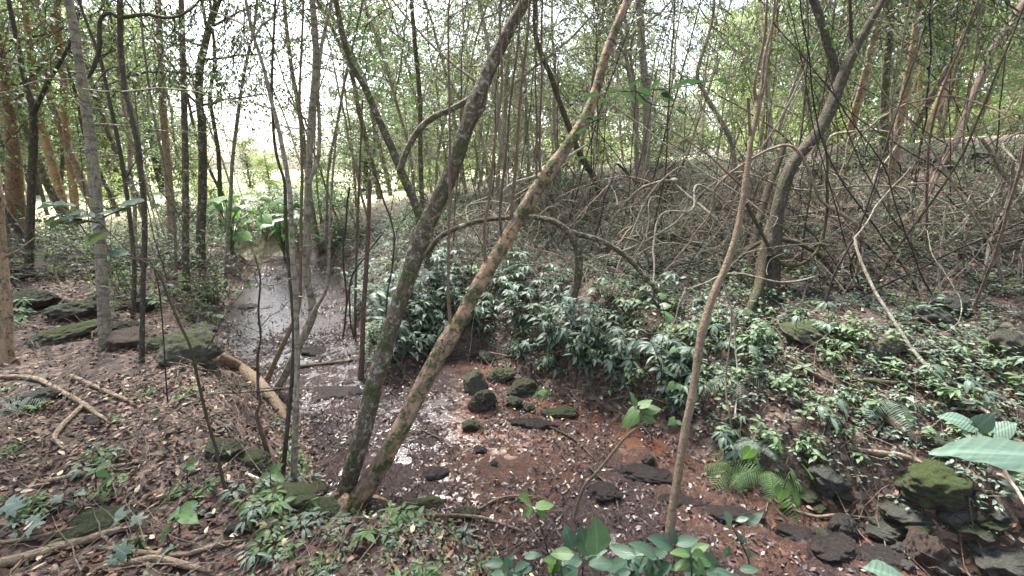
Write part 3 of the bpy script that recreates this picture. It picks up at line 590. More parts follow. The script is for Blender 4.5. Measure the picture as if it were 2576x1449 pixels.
# trunks on the left
LT = [('leaning_tree', 'orange tan trunk cut by the left edge of the picture, nearest of the left trunks', [(8, 912, 64), (8, 800, 60), (4, 700, 50), (-4, 600, 46), (-8, 500, 42), (-25, 350, 40), (-60, 100, 38)], 4.3, 'bark_orange', 16, 0),
      ('broad_tree', 'broad orange trunk with flaking bark behind the left edge trunk', [(48, 620, 66), (38, 520, 60), (36, 420, 52), (28, 330, 44), (22, 260, 42), (8, 180, 40), (-15, 60, 36), (-30, -40, 34)], 6.6, 'bark_orange', 14, 0),
      ('ringed_tree', 'tall pale grey trunk with lichen blotches standing beside the rocks on the left', [(266, 872, 40), (262, 790, 37), (257, 700, 36), (251, 600, 36), (243, 520, 40), (236, 440, 40), (226, 340, 36), (214, 250, 34), (198, 150, 32), (184, 60, 31), (170, -5, 30), (160, -60, 29)], 4.6, 'bark_lichen', 16, 0),
      ('orange_tree', 'orange tan trunk leaning left behind the pale grey lichen trunk', [(168, 560, 34), (155, 500, 33), (138, 440, 32), (116, 360, 30), (97, 290, 28), (85, 200, 24), (70, 80, 22), (60, -40, 20)], 8, 'bark_orange', 10, 0),
      ('dark_forked_tree', 'dark trunk on the left that forks in two at a third of the picture height', [(72, 700, 30), (75, 600, 28), (80, 450, 27), (85, 350, 28), (82, 270, 26), (62, 200, 20), (42, 100, 18), (22, 0, 16), (15, -50, 15)], 6.3, 'bark_dark', 12, 1),
      ('brown_tree', 'brown trunk between the dark forked one and the pale grey lichen trunk', [(192, 560, 28), (184, 470, 27), (172, 380, 26), (164, 290, 25), (160, 200, 24), (148, 100, 22), (144, 0, 22), (144, -50, 20)], 8.5, 'bark_orange', 10, 0),
      ('curved_tree', 'dark curved trunk with a grey foot and a crooked arm near the top left', [(357, 912, 18), (358, 800, 16), (360, 700, 16), (364, 600, 17), (362, 500, 18), (352, 420, 19), (345, 350, 20), (330, 280, 19), (315, 220, 19), (305, 140, 18), (302, 60, 18), (302, -40, 18)], 4.6, 'bark_dark', 12, 2),
      ('straight_tree', 'straight mossy grey trunk, the plainest upright one left of the stream', [(470, 728, 24), (467, 620, 22), (467, 500, 21), (466, 400, 20), (464, 300, 20), (461, 180, 19), (458, 80, 19), (455, -40, 18)], 6.5, 'bark_mossy', 12, 0),
      ('leaning_sapling', 'grey sapling leaning left between the lichen trunk and the curved trunk', [(335, 800, 15), (338, 680, 14), (328, 560, 14), (312, 440, 14), (292, 330, 13), (268, 220, 13), (250, 140, 12), (205, 20, 10), (190, -40, 10)], 5.2, 'bark_dark', 9, 0),
      ('dark_sapling', 'short dark curved stem high on the left above the bright field', [(556, 560, 15), (553, 470, 14), (549, 380, 13), (536, 300, 12), (528, 240, 12), (540, 150, 10), (530, 20, 9), (525, -40, 9)], 9, 'bark_dark', 8, 0),
      ('orange_tree', 'orange brown trunk in the row behind the curved dark trunk', [(436, 620, 26), (430, 520, 25), (420, 400, 24), (412, 300, 23), (405, 180, 21), (400, 60, 20), (395, -40, 20)], 8.8, 'bark_orange', 10, 0),
      ('orange_tree', 'slim orange lit trunk leaning left behind the pale spotted tree', [(800, 600, 14), (778, 480, 14), (762, 340, 15), (748, 250, 14), (735, 180, 13), (720, 60, 12), (712, -40, 12)], 9.5, 'bark_orange', 9, 0),
      ('grey_sapling', 'grey sapling with a slight bow just left of the stream mouth', [(568, 728, 13), (572, 620, 12), (580, 500, 12), (585, 400, 11), (600, 280, 11), (615, 180, 10), (640, 60, 9), (650, -40, 9)], 6.6, 'bark_lichen', 9, 0),
      ('grey_sapling', 'thin pale sapling rising close beside the straight mossy trunk', [(442, 700, 10), (440, 600, 10), (428, 500, 9), (405, 380, 9), (380, 250, 8), (360, 100, 8), (350, -40, 8)], 6.2, 'bark_lichen', 8, 0),
      ('grey_sapling', 'thin grey sapling against the stream, right of the spotted tree', [(824, 668, 9), (822, 560, 9), (826, 430, 8), (850, 300, 8), (872, 180, 8), (900, 60, 7), (920, -40, 7)], 7.4, 'bark_lichen', 8, 0)]
for k, (nm, lb, pts, y1, bk, sd, fk) in enumerate(LT):
    brs = []
    y_ = G(*pts[0][:2])[1]
    if fk == 1: brs = [([(83, 285, 20), (98, 255, 18), (122, 205, 16), (155, 150, 14), (182, 92, 13), (200, 20, 12), (205, -40, 11)], (y_ + y1) / 2, y1)]
    if fk == 2: brs = [([(303, 45, 15), (340, 38, 14), (375, 36, 13), (410, 44, 11), (450, 40, 9), (490, 15, 7), (510, -20, 6)], y1 * .97, y1, 1), ([(305, 50, 14), (280, 32, 14), (256, 42, 14), (250, 70, 15), (250, 120, 16), (235, 170, 14), (222, 195, 9)], y1 * .97, y1 * .95, 1)]
    hero_tree(nm, lb, 'tree', pts, y1, bk, 6.8, sd, .13, branches=brs, seed=60 + k, crown=(k % 2 == 0), twigs=4)
# right side
RT = [('leaning_tree', 'dark reddish trunk leaning to the upper right corner of the picture', [(2262, 620, 24), (2310, 545, 22), (2363, 425, 22), (2408, 350, 22), (2443, 250, 22), (2473, 175, 24), (2512, 100, 26), (2580, 0, 28), (2640, -80, 28)], 7.2, 'bark_red', 12),
      ('rough_tree', 'rough brown trunk on the hill crest, right one of a close pair', [(2240, 480, 32), (2256, 350, 30), (2273, 250, 28), (2297, 125, 27), (2313, 0, 26), (2320, -50, 25)], None, 'bark_orange', 12),
      ('rough_tree', 'rough grey brown trunk on the hill crest, left one of a close pair', [(2222, 440, 30), (2222, 350, 28), (2228, 200, 27), (2238, 75, 26), (2230, -50, 25)], None, 'bark_mossy', 12),
      ('pale_stem', 'pale crooked stem sloping down at the right edge of the hill', [(2600, 580, 16), (2573, 520, 15), (2555, 480, 14), (2518, 430, 14), (2498, 390, 14), (2468, 348, 12)], None, 'bark_lichen', 9),
      ('slim_tree', 'slim pale tree slanting left from the tangle toward the crest', [(1866, 465, 18), (1850, 420, 15), (1838, 350, 15), (1805, 290, 14), (1770, 230, 13), (1755, 180, 12), (1790, 60, 9), (1800, -40, 8)], None, 'bark_lichen', 9),
      ('grey_tree', 'smooth grey trunk with ring marks in the middle of the tangle', [(1612, 470, 34), (1622, 400, 27), (1628, 300, 25), (1620, 180, 23), (1612, 60, 21), (1610, -40, 20)], None, 'bark_lichen', 12),
      ('leaning_tree', 'slender mossy trunk leaning left behind the pale peeling trunk', [(1515, 500, 20), (1490, 440, 18), (1455, 380, 17), (1420, 290, 16), (1385, 190, 15), (1350, 100, 14), (1345, 0, 12), (1345, -50, 12)], None, 'bark_dark', 9),
      ('slim_tree', 'upright mottled stem between the dark forked trunk and the mossy leaning trunk', [(1065, 600, 14), (1062, 500, 14), (1058, 400, 14), (1056, 250, 14), (1046, 130, 13), (1035, 0, 12), (1034, -50, 12)], None, 'bark_mossy', 9)]
for k, (nm, lb, pts, y1, bk, sd) in enumerate(RT):
    hero_tree(nm, lb, 'tree', pts, y1, bk, 0 if k == 3 else 7.2, sd, .13, seed=90 + k, crown=(k in (1, 4)), twigs=3)
# ------------------------------------------------------------------ traced vines and arching stems
def vine(pts, label, y0=None, y1=None, mat='vine', grd=True, name='vine', cat='vine', group=None, rough=.16, sides=10, seed=0, wob=.012):
    p, r = TR(pts, y0, y1, grd, wob=wob, seed=seed); b = p[0].copy()
    return tag(MB().tube(p - b, r, sides, rough, seed).build(name, M[mat], None, tuple(b)), label, cat, group)
VN = [([(1075, 640, 16), (1095, 607, 15), (1130, 582, 15), (1190, 560, 14), (1260, 547, 14), (1330, 545, 15), (1385, 553, 17), (1425, 575, 20), (1450, 610, 22), (1458, 650, 24), (1452, 700, 26), (1438, 745, 30)], 'long mossy arch of a stem that bows over behind the two leaning trunks', 4.3, 4.1, 'bark_mossy', False),
      ([(1430, 582, 18), (1460, 590, 17), (1500, 600, 17), (1540, 620, 17), (1580, 650, 16), (1610, 680, 15), (1640, 715, 14), (1665, 750, 12)], 'mossy side arm of the long arch, running down to the right', 4.2, 4.0, 'bark_mossy', False),
      ([(1878, 508, 12), (1888, 535, 12), (1904, 568, 11), (1925, 605, 11), (1948, 642, 12), (1978, 668, 12), (2010, 665, 12), (2043, 645, 12), (2068, 610, 12), (2080, 560, 10), (2083, 500, 9), (2078, 400, 8), (2070, 330, 7)], 'thick vine hanging in a deep U in front of the bent olive tree', 3.9, 4.1, 'bark_olive', False),
      ([(1860, 650, 10), (1903, 615, 13), (1953, 602, 15), (1998, 606, 16), (2033, 622, 16), (2068, 645, 15), (2100, 690, 13), (2120, 730, 11)], 'mossy low arch crossing in front of the bent olive tree', 4.2, 4.0, 'bark_olive', False),
      ([(2600, 1300, 14.4), (2576, 1258, 13.68), (2548, 1210, 12.96), (2518, 1150, 12.24), (2498, 1085, 12.24), (2478, 1035, 12.96), (2408, 995, 12.24), (2368, 960, 12.24), (2323, 910, 12.24), (2278, 850, 11.52), (2238, 795, 11.52), (2198, 725, 10.8), (2153, 612, 9.36), (2170, 580, 6), (2215, 505, 5), (2290, 420, 4)], 'long pale green stem running down across the right slope', 1.7, 3.9, 'vine', False),
      ([(1445, 1316, 8), (1460, 1262, 9), (1475, 1225, 9), (1530, 1155, 9), (1575, 1095, 8), (1620, 1060, 6)], 'thin dead stick leaning right out of the mud, vine tuft at its tip', None, 2.2, 'bark_brown', True),
      ([(1840, 770, 5), (1835, 850, 5), (1828, 950, 5), (1834, 1050, 5), (1842, 1130, 5), (1852, 1200, 4), (1860, 1240, 3)], 'pale loose vine hanging in front of the fern bank', 3.1, 2.7, 'deadwood', False),
      ([(1805, 640, 5), (1815, 700, 6), (1838, 770, 6), (1852, 830, 6), (1850, 950, 6), (1846, 1050, 5)], 'thin brown liana just right of the slim smooth tree', 3.4, 3.0, 'vine', False),
      ([(2576, 680, 10), (2510, 700, 10), (2465, 740, 10), (2450, 790, 9), (2480, 840, 8)], 'dark drooping vine at the right edge of the slope', 3.8, 3.8, 'vine_dark', False),
      ([(1545, 700, 6), (1600, 560, 6), (1650, 470, 6), (1720, 420, 6), (1730, 500, 6), (1700, 560, 7), (1600, 620, 7), (1500, 650, 7)], 'pale vine that loops back on itself in the tangle', 5, 4.8, 'vine', False),
      ([(1268, 545, 6), (1262, 490, 7), (1290, 460, 7), (1350, 440, 8), (1420, 400, 8), (1480, 360, 6)], 'whitish vine curling up behind the pale peeling trunk', 4.4, 4.6, 'vine', False),
      ([(960, 590, 5), (925, 640, 5), (885, 700, 6), (880, 800, 5), (890, 850, 5)], 'black vine arcing over the water beside the reddish stem', 4.2, 4, 'vine_dark', False),
      ([(940, 430, 6), (985, 560, 5), (990, 640, 5), (975, 760, 5), (970, 900, 4)], 'black vine hanging over the leafy bank', 4.2, 4, 'vine_dark', False),
      ([(880, 470, 6), (868, 560, 6), (862, 650, 6), (872, 760, 6), (865, 850, 6)], 'dark liana in front of the bright stream reach', 4.4, 4.2, 'vine_dark', False)]
for k, (pts, lb, y0, y1, mt, gd) in enumerate(VN): vine(pts, lb, y0, y1, mt, gd, seed=200 + k, group=None)
# ------------------------------------------------------------------ fallen logs, sticks and roots
def lie(pts, label, mat='deadwood', name='fallen_branch', cat='branch', lift=.5, group=None, seed=0, sides=9, rough=.12):
    p = np.array([G(u, v) for u, v, w_ in pts]); r = np.array([w_ / 2 * np.linalg.norm(q - [0, 0, CH]) / F for q, (u, v, w_) in zip(p, pts)])
    p[:, 2] += r * lift + .012; p, r = smooth_path(p, r, .04, .006, seed); r[-3:] *= [.8, .6, .4]
    b = p[0].copy(); return tag(MB().tube(p - b, r, sides, rough, seed).build(name, M[mat], None, tuple(b)), label, cat, group)
LG = [([(538, 908, 32), (600, 938, 28), (645, 968, 25), (675, 998, 24), (700, 1030, 22), (718, 1065, 18)], 'thick tan log with a torn end sloping to the water', 'bark_brown', 'fallen_log', 'log', 16),
      ([(-40, 1440, 16), (60, 1415, 16), (125, 1395, 15), (225, 1365, 14), (300, 1340, 13), (350, 1335, 10)], 'long pale branch in the lower left corner, the thickest there', 'deadwood', 'fallen_branch', 'branch', 9),
      ([(265, 1440, 11), (350, 1420, 12), (390, 1412, 12), (450, 1425, 12), (540, 1449, 11)], 'curved tan branch on the litter at the bottom edge', 'deadwood', 'fallen_branch', 'branch', 9),
      ([(250, 1385, 8), (350, 1397, 9), (475, 1405, 9), (550, 1380, 9), (625, 1370, 7)], 'thin wavy branch above the curved tan one', 'deadwood', 'fallen_branch', 'branch', 8),
      ([(-20, 1378, 6), (100, 1360, 7), (200, 1335, 7), (285, 1337, 5)], 'thin straight twig above the long pale branch', 'deadwood', 'fallen_branch', 'branch', 7),
      ([(-20, 953, 7), (90, 957, 8), (140, 980, 8), (175, 1000, 8), (215, 1025, 8), (275, 1068, 6)], 'whitish surface root entering from the left edge', 'deadwood', 'surface_root', 'root', 8),
      ([(215, 1025, 8), (185, 1050, 8), (150, 1090, 8), (140, 1110, 7), (168, 1142, 6)], 'whitish root that turns back down left across the litter', 'deadwood', 'surface_root', 'root', 8),
      ([(180, 952, 8), (220, 970, 8), (280, 995, 8), (345, 1022, 6)], 'pale forked root above the dark hollow in the litter', 'deadwood', 'surface_root', 'root', 8),
      ([(110, 1220, 7), (200, 1200, 8), (300, 1180, 8), (375, 1163, 6)], 'straight twig lying midway down the litter slope', 'deadwood', 'fallen_branch', 'branch', 7),
      ([(620, 1197, 6), (665, 1217, 7), (725, 1235, 7), (788, 1252, 5)], 'bare whitish stick laid on the mossy rock left of the leaning pair', 'litter_pale', 'fallen_branch', 'branch', 7),
      ([(809, 1320, 7), (939, 1307, 8), (1079, 1302, 8), (1189, 1305, 8), (1249, 1320, 7), (1330, 1345, 5)], 'long straight stick on the near bank below the leaning pair', 'deadwood', 'fallen_branch', 'branch', 7),
      ([(1199, 1290, 5), (1254, 1262, 6), (1304, 1252, 6), (1366, 1256, 4)], 'bent twig at the edge of the brown puddle', 'deadwood', 'fallen_branch', 'branch', 6),
      ([(560, 928, 6), (639, 930, 7), (764, 925, 8), (839, 917, 8), (908, 908, 7)], 'dark branch lying straight across the stream', 'rotwood', 'fallen_branch', 'branch', 8),
      ([(1370, 492, 12), (1395, 470, 14), (1430, 487, 15), (1490, 512, 15), (1535, 506, 10)], 'grey rotten log on the far slope behind the pale trunk', 'rotwood', 'fallen_log', 'log', 9),
      ([(2152, 975, 15), (2197, 1030, 15), (2257, 1085, 16), (2307, 1125, 15), (2342, 1150, 12)], 'dark rotting log sloping down the right bank', 'rotwood', 'fallen_log', 'log', 9),
      ([(1957, 885, 10), (2007, 920, 11), (2067, 960, 11), (2100, 975, 8)], 'reddish rotten branch above the ferns', 'bark_red', 'fallen_branch', 'branch', 8),
      ([(2107, 952, 8), (2180, 965, 9), (2257, 970, 9), (2330, 955, 7)], 'mossy branch lying level on the right slope', 'bark_olive', 'fallen_branch', 'branch', 8),
      ([(2130, 1135, 8), (2200, 1150, 10), (2280, 1165, 12), (2340, 1195, 13)], 'pale broken branch above the big mossy rock', 'deadwood', 'fallen_branch', 'branch', 8),
      ([(1994, 1290, 6), (2050, 1305, 7), (2110, 1302, 7), (2200, 1308, 5)], 'thin grey stick across the stones at the lower right', 'deadwood', 'fallen_branch', 'branch', 7),
      ([(1850, 545, 26), (1960, 560, 26), (2080, 545, 24), (2180, 530, 20)], 'long dark fallen trunk on the far slope behind the bent olive tree', 'rotwood', 'fallen_log', 'log', 10),
      ([(2150, 640, 14), (2210, 610, 16), (2270, 570, 16), (2300, 550, 12)], 'dark log under the reddish leaning tree', 'rotwood', 'fallen_log', 'log', 9),
      ([(1480, 1180, 5), (1540, 1240, 6), (1560, 1300, 5)], 'short dark stick in the mud left of the slim tree', 'rotwood', 'fallen_branch', 'branch', 6),
      ([(1370, 1070, 5), (1440, 1110, 6), (1500, 1165, 5)], 'dark stick across the red mud below the stones', 'rotwood', 'fallen_branch', 'branch', 6),
      ([(1060, 1085, 4), (1100, 1105, 5), (1135, 1120, 4)], 'short black twig in the mud beside the pale trunk', 'rotwood', 'fallen_branch', 'branch', 6),
      ([(1540, 1010, 4), (1620, 1000, 4), (1720, 1035, 4), (1860, 1040, 4)], 'thin whitish stick lying along the far bank', 'deadwood', 'fallen_branch', 'branch', 6),
      ([(1440, 880, 5), (1400, 890, 5), (1290, 900, 5), (1220, 888, 5)], 'pale thin branch under the leafy bank plants', 'deadwood', 'fallen_branch', 'branch', 6)]
for k, (pts, lb, mt, nm, ct, sd) in enumerate(LG): lie(pts, lb, mt, nm, ct, seed=300 + k, sides=sd)
# ------------------------------------------------------------------ rocks
import bmesh
from mathutils import noise as mn, Vector
def rock_mesh(name, seed, mat, blocky=.5, sub=5):
    bm = bmesh.new(); bmesh.ops.create_icosphere(bm, subdivisions=sub, radius=1); rg = random.Random(seed)
    planes = [(Vector((rg.gauss(0, 1), rg.gauss(0, 1), rg.gauss(0, 1))).normalized(), rg.uniform(.55, .85)) for _ in range(9)]
    for v in bm.verts:
        d = v.co.normalized(); q = 1.0
        for n_, h in planes:
            c_ = d.dot(n_)
            if c_ > .05: q = min(q, h / c_)
        q = 1 * (1 - blocky) + q * blocky
        q += .2 * mn.noise(d * 1.6 + Vector((seed, 0, 0))) + .10 * mn.noise(d * 4.5 + Vector((0, seed, 0))) + .05 * mn.noise(d * 11) + .025 * mn.noise(d * 26)
        v.co = d * q
    me = bpy.data.meshes.new(name); bm.to_mesh(me); bm.free(); me.materials.append(M[mat]); me.polygons.foreach_set('use_smooth', [True] * len(me.polygons)); return me
RM = {}
def rock(u, v, w_, h_, mat, label, group=None, rz=None, sink=.28, name='rock', seed=None):
    k = (mat, (seed if seed is not None else random.randrange(5)))
    if k not in RM: RM[k] = rock_mesh('rock_' + mat.split('_', 1)[1], k[1] * 13 + len(mat), mat, .45 if mat == 'rock_wet' else .85)
    g = G(u, v + h_ * .3); d = np.linalg.norm(g - [0, 0, CH]); sx = w_ / 2 * d / F * 1.1; hh = h_ / 2 * d / F * 1.1
    fi = math.atan2(CH - g[2], math.hypot(g[0], g[1])); fi = max(fi, .12); sy = min(sx * random.uniform(.75, .95), .8 * hh / math.sin(fi)); sz = max(math.sqrt(max(0, hh * hh - (sy * math.sin(fi)) ** 2)) / math.cos(fi), .3 * sy, .5 * hh)
    o = link(name, RM[k], None, (g[0], g[1] + sy * .3, g[2] + sz * (1 - 2 * sink))); o.scale = (sx, sy, sz); o.rotation_euler = (random.uniform(-.15, .15), random.uniform(-.15, .15), random.uniform(-.3, .3) if rz is None else rz)
    return tag(o, label, 'rock', group)
RK = [(1200, 965, 58, 62, 'rock_dry_moss', 'upright pointed stone standing at the back of the stone group in the mud'),
      (1213, 1008, 66, 66, 'rock_moss', 'largest mossy boulder of the stone group in the red mud'),
      (1188, 1068, 50, 32, 'rock_moss', 'flat moss covered stone nearest of the group in the red mud'),
      (1291, 1010, 44, 28, 'rock_moss', 'low mossy stone between the boulder and the small round one'),
      (1328, 1027, 32, 27, 'rock_moss', 'small round mossy stone in the red mud'),
      (1410, 1034, 84, 32, 'rock_moss', 'long low mossy stone under the leafy bank'),
      (1262, 945, 66, 50, 'rock_dry_moss', 'pale topped stone at the back of the stone group against the bank'),
      (1312, 975, 74, 52, 'rock_moss', 'overhanging mossy slab with a dark hollow below it'),
      (1225, 900, 50, 36, 'rock_moss', 'mossy stone half hidden by plants behind the stone group'),
      (1208, 1130, 27, 19, 'rock_wet', 'small wet black stone in the mud below the stone group'),
      (1242, 1165, 19, 14, 'rock_wet', 'tiny black pebble lowest in the middle of the mud'),
      (1634, 1158, 34, 36, 'rock_moss', 'lone mossy stone in the mud left of the slim tree'),
      (1910, 1298, 30, 26, 'rock_brown', 'small brown stone at the foot of the fern bank'),
      (2358, 1222, 104, 74, 'rock_green', 'big moss covered rock low on the right slope'),
      (2090, 1205, 76, 56, 'rock_grey', 'grey stone behind the fern tips'),
      (2030, 1245, 60, 30, 'rock_moss', 'flat mossy stone under the ferns'),
      (2125, 1332, 50, 52, 'rock_wet', 'dark upright stone at the edge of the right hand bedrock'),
      (2250, 1335, 84, 42, 'rock_grey', 'flat grey slab in the stones at the lower right'),
      (2315, 1330, 60, 36, 'rock_moss', 'low mossy stone right of the flat grey slab'),
      (2333, 1392, 54, 74, 'rock_brown', 'smooth brown upright stone at the bottom right'),
      (2378, 1420, 52, 44, 'rock_grey', 'grey stone leaning on the smooth brown one'),
      (2290, 1290, 74, 40, 'rock_grey', 'pale grey flat stone above the lower right stones'),
      (2100, 1378, 96, 44, 'rock_wet', 'broad wet bedrock slab at the bottom right'),
      (2455, 1330, 66, 38, 'rock_moss', 'mossy stone near the right edge below the big mossy rock'),
      (2520, 1400, 84, 46, 'rock_grey', 'grey boulder in the lower right corner'),
      (2420, 1300, 60, 34, 'rock_grey', 'small grey stone below the big mossy rock'),
      (1840, 1292, 105, 40, 'rock_wet', 'dark wet rock ledge right of the slim tree'),
      (1520, 1236, 70, 44, 'rock_wet', 'wet dark slab beside the orange puddle'),
      (1625, 1190, 120, 36, 'rock_wet', 'low wet slab behind the orange puddle'),
      (2010, 1340, 80, 26, 'rock_wet', 'flat wet black slab left of the dark upright stone'),
      (2220, 1400, 84, 36, 'rock_wet', 'wet dark slab between the brown upright stone and the bottom edge'),
      (1720, 1262, 90, 26, 'rock_wet', 'wet black slab touching the slim smooth tree'),
      (1095, 1190, 60, 30, 'rock_wet', 'wet dark slab close to the foot of the pale trunk'),
      (1340, 1060, 110, 26, 'rock_wet', 'flat wet rock skin below the small round mossy stone'),
      (2233, 880, 54, 58, 'rock_dry_moss', 'angular pale stone standing on the right slope'),
      (2060, 838, 110, 50, 'rock_dry_moss', 'flat mossy ledge over the dark hollow on the far bank'),
      (2350, 800, 64, 36, 'rock_grey', 'grey stone high on the right slope'),
      (2405, 770, 74, 42, 'rock_grey', 'wide grey stone above the right slope litter'),
      (2560, 890, 60, 64, 'rock_moss', 'mossy stone at the right edge halfway up'),
      (2375, 1115, 64, 42, 'rock_moss', 'mossy stone above the big mossy rock'),
      (1465, 885, 54, 34, 'rock_moss', 'mossy stone among the leafy bank plants'),
      (1030, 700, 50, 36, 'rock_grey', 'grey stone behind the mossy leaning trunk'),
      (150, 845, 96, 40, 'rock_dry_moss', 'flat pale stone between the two left trunks'),
      (315, 858, 84, 44, 'rock_brown', 'brown grey stone right of the lichen trunk foot'),
      (400, 868, 70, 38, 'rock_dry_moss', 'pale topped stone at the left end of the mossy boulder'),
      (455, 880, 110, 74, 'rock_dry_moss', 'green sloping boulder above the left stream bank'),
      (495, 830, 54, 32, 'rock_grey', 'grey stone behind the green sloping boulder'),
      (522, 922, 28, 30, 'rock_dry_moss', 'small moss capped stone at the torn end of the tan log'),
      (300, 825, 54, 28, 'rock_moss', 'mossy stone behind the lichen trunk foot'),
      (560, 1130, 80, 52, 'rock_moss', 'mossy block in the litter beside the slanting sapling'),
      (628, 1157, 74, 42, 'rock_dry_moss', 'lichen speckled stone near the twisted root'),
      (220, 1325, 110, 50, 'rock_moss', 'dark mossy rock at the lower left under the twigs'),
      (700, 1252, 150, 54, 'rock_dry_moss', 'long green mossy rock left of the leaning pair'),
      (780, 1285, 96, 50, 'rock_moss', 'mossy rock touching the foot of the leaning pair'),
      (790, 1232, 42, 28, 'rock_moss', 'small dark mossy stone behind the foot of the leaning pair'),
      (100, 998, 46, 30, 'rock_grey', 'grey stone in the litter near the left edge'),
      (330, 772, 64, 34, 'rock_moss', 'mossy stone behind the lichen trunk'),
      (1055, 1268, 130, 24, 'rock_dry_moss', 'green mossy rock edging the near bank right of the leaning pair'),
      (1165, 1290, 66, 24, 'rock_moss', 'low mossy rock at the lip of the near bank'),
      (180, 782, 76, 38, 'rock_moss', 'mossy boulder left of the lichen trunk'),
      (620, 770, 38, 18, 'rock_wet', 'small wet stone at the left side of the stream'),
      (255, 1052, 60, 24, 'rock_wet', 'dark stone in the hollow under the whitish roots'),
      (600, 1320, 56, 34, 'rock_wet', 'dark stone in the hollow below the green mossy rock'),
      (790, 880, 60, 22, 'rock_wet', 'flat wet stone in the stream behind the spotted tree'),
      (840, 985, 110, 30, 'rock_wet', 'smooth dark mud slab left of the mossy trunk'),
      (80, 760, 70, 40, 'rock_moss', 'mossy boulder by the left edge beyond the trunks'),
      (1700, 590, 70, 34, 'rock_dry_moss', 'yellow green mossy stone up in the tangle'),
      (1640, 570, 50, 26, 'rock_moss', 'small mossy stone up in the tangle')]
for u, v, w_, h_, m_, lb in RK: rock(u, v, w_, h_, m_, lb, sink=(.33 if v < 1100 else .42) if m_ != 'rock_wet' else .5)
for k in range(18):
    u = 1960 + k * 36 + random.uniform(-16, 16); v = 428 - (k % 3) * 10 - k * .8 + random.uniform(-6, 14)
    rock(u, v, random.uniform(18, 44), random.uniform(14, 30), random.choice(['rock_grey', 'rock_moss', 'rock_wet']), 'dark stone in the loose row along the right hill crest', 'stones of the right crest row', seed=k % 4)
for k in range(20):
    u = k * 26 + random.uniform(-10, 10); v = 655 + random.uniform(-25, 40)
    rock(u, v, random.uniform(34, 80), random.uniform(24, 44), random.choice(['rock_moss', 'rock_wet', 'rock_moss']), 'dark mossy stone in the heap behind the left trunks', 'stones heaped behind the left trunks', seed=k % 4)
for k in range(40):
    u = random.uniform(2000, 2620); v = random.uniform(1250, 1449) if k % 2 else random.uniform(600, 1150)
    rock(u, v, random.uniform(18, 44), random.uniform(12, 26), random.choice(['rock_grey', 'rock_moss', 'rock_wet', 'rock_brown']), 'small loose stone scattered on the right slope', 'small loose stones on the right slope', seed=k % 4)
# ------------------------------------------------------------------ background trees, each a tree of its own
def slim_tree(seed, Ht, r0, nb, z0, droop, leafm, bark, leaf, dens, Lb, nm, lab):
    rg = np.random.default_rng(seed); rt = root(nm, (0, 0, 0), lab, 'tree'); sides = 8
    p = wander((0, 0, -.15), (rg.normal(0, .12), rg.normal(0, .12), 1), Ht, .22, .055, .02, rg); r = np.linspace(r0, r0 * .3, len(p)); r[0] *= 1.4
    b = MB(); b.tube(p, r, sides, .12, seed)
    if rg.random() < .5:
        j = len(p) // 3; q = wander(p[j], (rg.normal(0, .5), rg.normal(0, .5), .8), Ht * .5, .2, .07, .04, rg); b.tube(q, np.linspace(r0 * .6, r0 * .2, len(q)), 7, .1, seed + 1)
    b.build('trunk', M[bark], rt)
    b = MB(); lv = MB(); O, D = [], []
    for k in range(nb):
        f = z0 + (1 - z0) * ((k + rg.random()) / nb); j = min(len(p) - 2, int(f * len(p))); a = k * 2.4 + rg.uniform(-.5, .5)
        L = Lb * rg.uniform(.5, 1.1) * (1.15 - .5 * f); q = wander(p[j], [math.cos(a), math.sin(a), rg.uniform(-.1, .7)], L, .13, .14, droop, rg)
        b.tube(q, np.linspace(max(.006, r0 * .3), .004, len(q)), 5, cap=False)
        for i in range(3, len(q)):
            for _ in range(2):
                d = rg.normal(0, 1, 3); d[2] *= .45; w_ = wander(q[i], d, rg.uniform(.15, .5), .08, .22, droop - .02, rg); b.tube(w_, np.linspace(.0035, .0015, len(w_)), 3, cap=False)
                for x in w_[1:]:
                    for _ in range(dens): O.append(x + rg.normal(0, .02, 3)); D.append(nz(d) + rg.normal(0, .8, 3) + [0, 0, -.3])
    b.build('limbs', M[bark], rt)
    O = np.array(O); lv.leaves(L_LOW, O, np.array(D), rg.normal(0, .5, O.shape) + [0, 0, 1], rg.uniform(.65, 1.35, len(O)) * leaf, rg.uniform(.7, 1.2, len(O)))
    lv.build('crown', M[leafm], rt); return rt
KD = [dict(Ht=7.5, r0=.05, nb=30, z0=.22, droop=.0, leafm='leaf_canopy', bark='bark_dark', leaf=.06, dens=2, Lb=1.6, w='dark slender tree'),
      dict(Ht=8, r0=.07, nb=30, z0=.32, droop=.0, leafm='leaf_canopy', bark='bark_mossy', leaf=.07, dens=2, Lb=2.1, w='mossy barked tree'),
      dict(Ht=6.5, r0=.035, nb=24, z0=.15, droop=-.05, leafm='leaf_grey', bark='bark_lichen', leaf=.055, dens=2, Lb=1.4, w='pale stemmed tree with drooping twigs'),
      dict(Ht=7, r0=.045, nb=34, z0=.12, droop=-.04, leafm='leaf_grey', bark='vine', leaf=.045, dens=3, Lb=1.6, w='grey twiggy tree'),
      dict(Ht=8, r0=.08, nb=22, z0=.4, droop=.03, leafm='leaf_canopy', bark='bark_orange', leaf=.07, dens=2, Lb=2.3, w='orange barked tree'),
      dict(Ht=6, r0=.03, nb=26, z0=.18, droop=.0, leafm='leaf_fresh', bark='bark_brown', leaf=.06, dens=2, Lb=1.4, w='fresh green sapling tree')]
KT = [slim_tree(500 + k, d['Ht'], d['r0'], d['nb'], d['z0'], d['droop'], d['leafm'], d['bark'], d['leaf'], d['dens'], d['Lb'], 'slender_tree', d['w']) for k, d in enumerate(KD)]
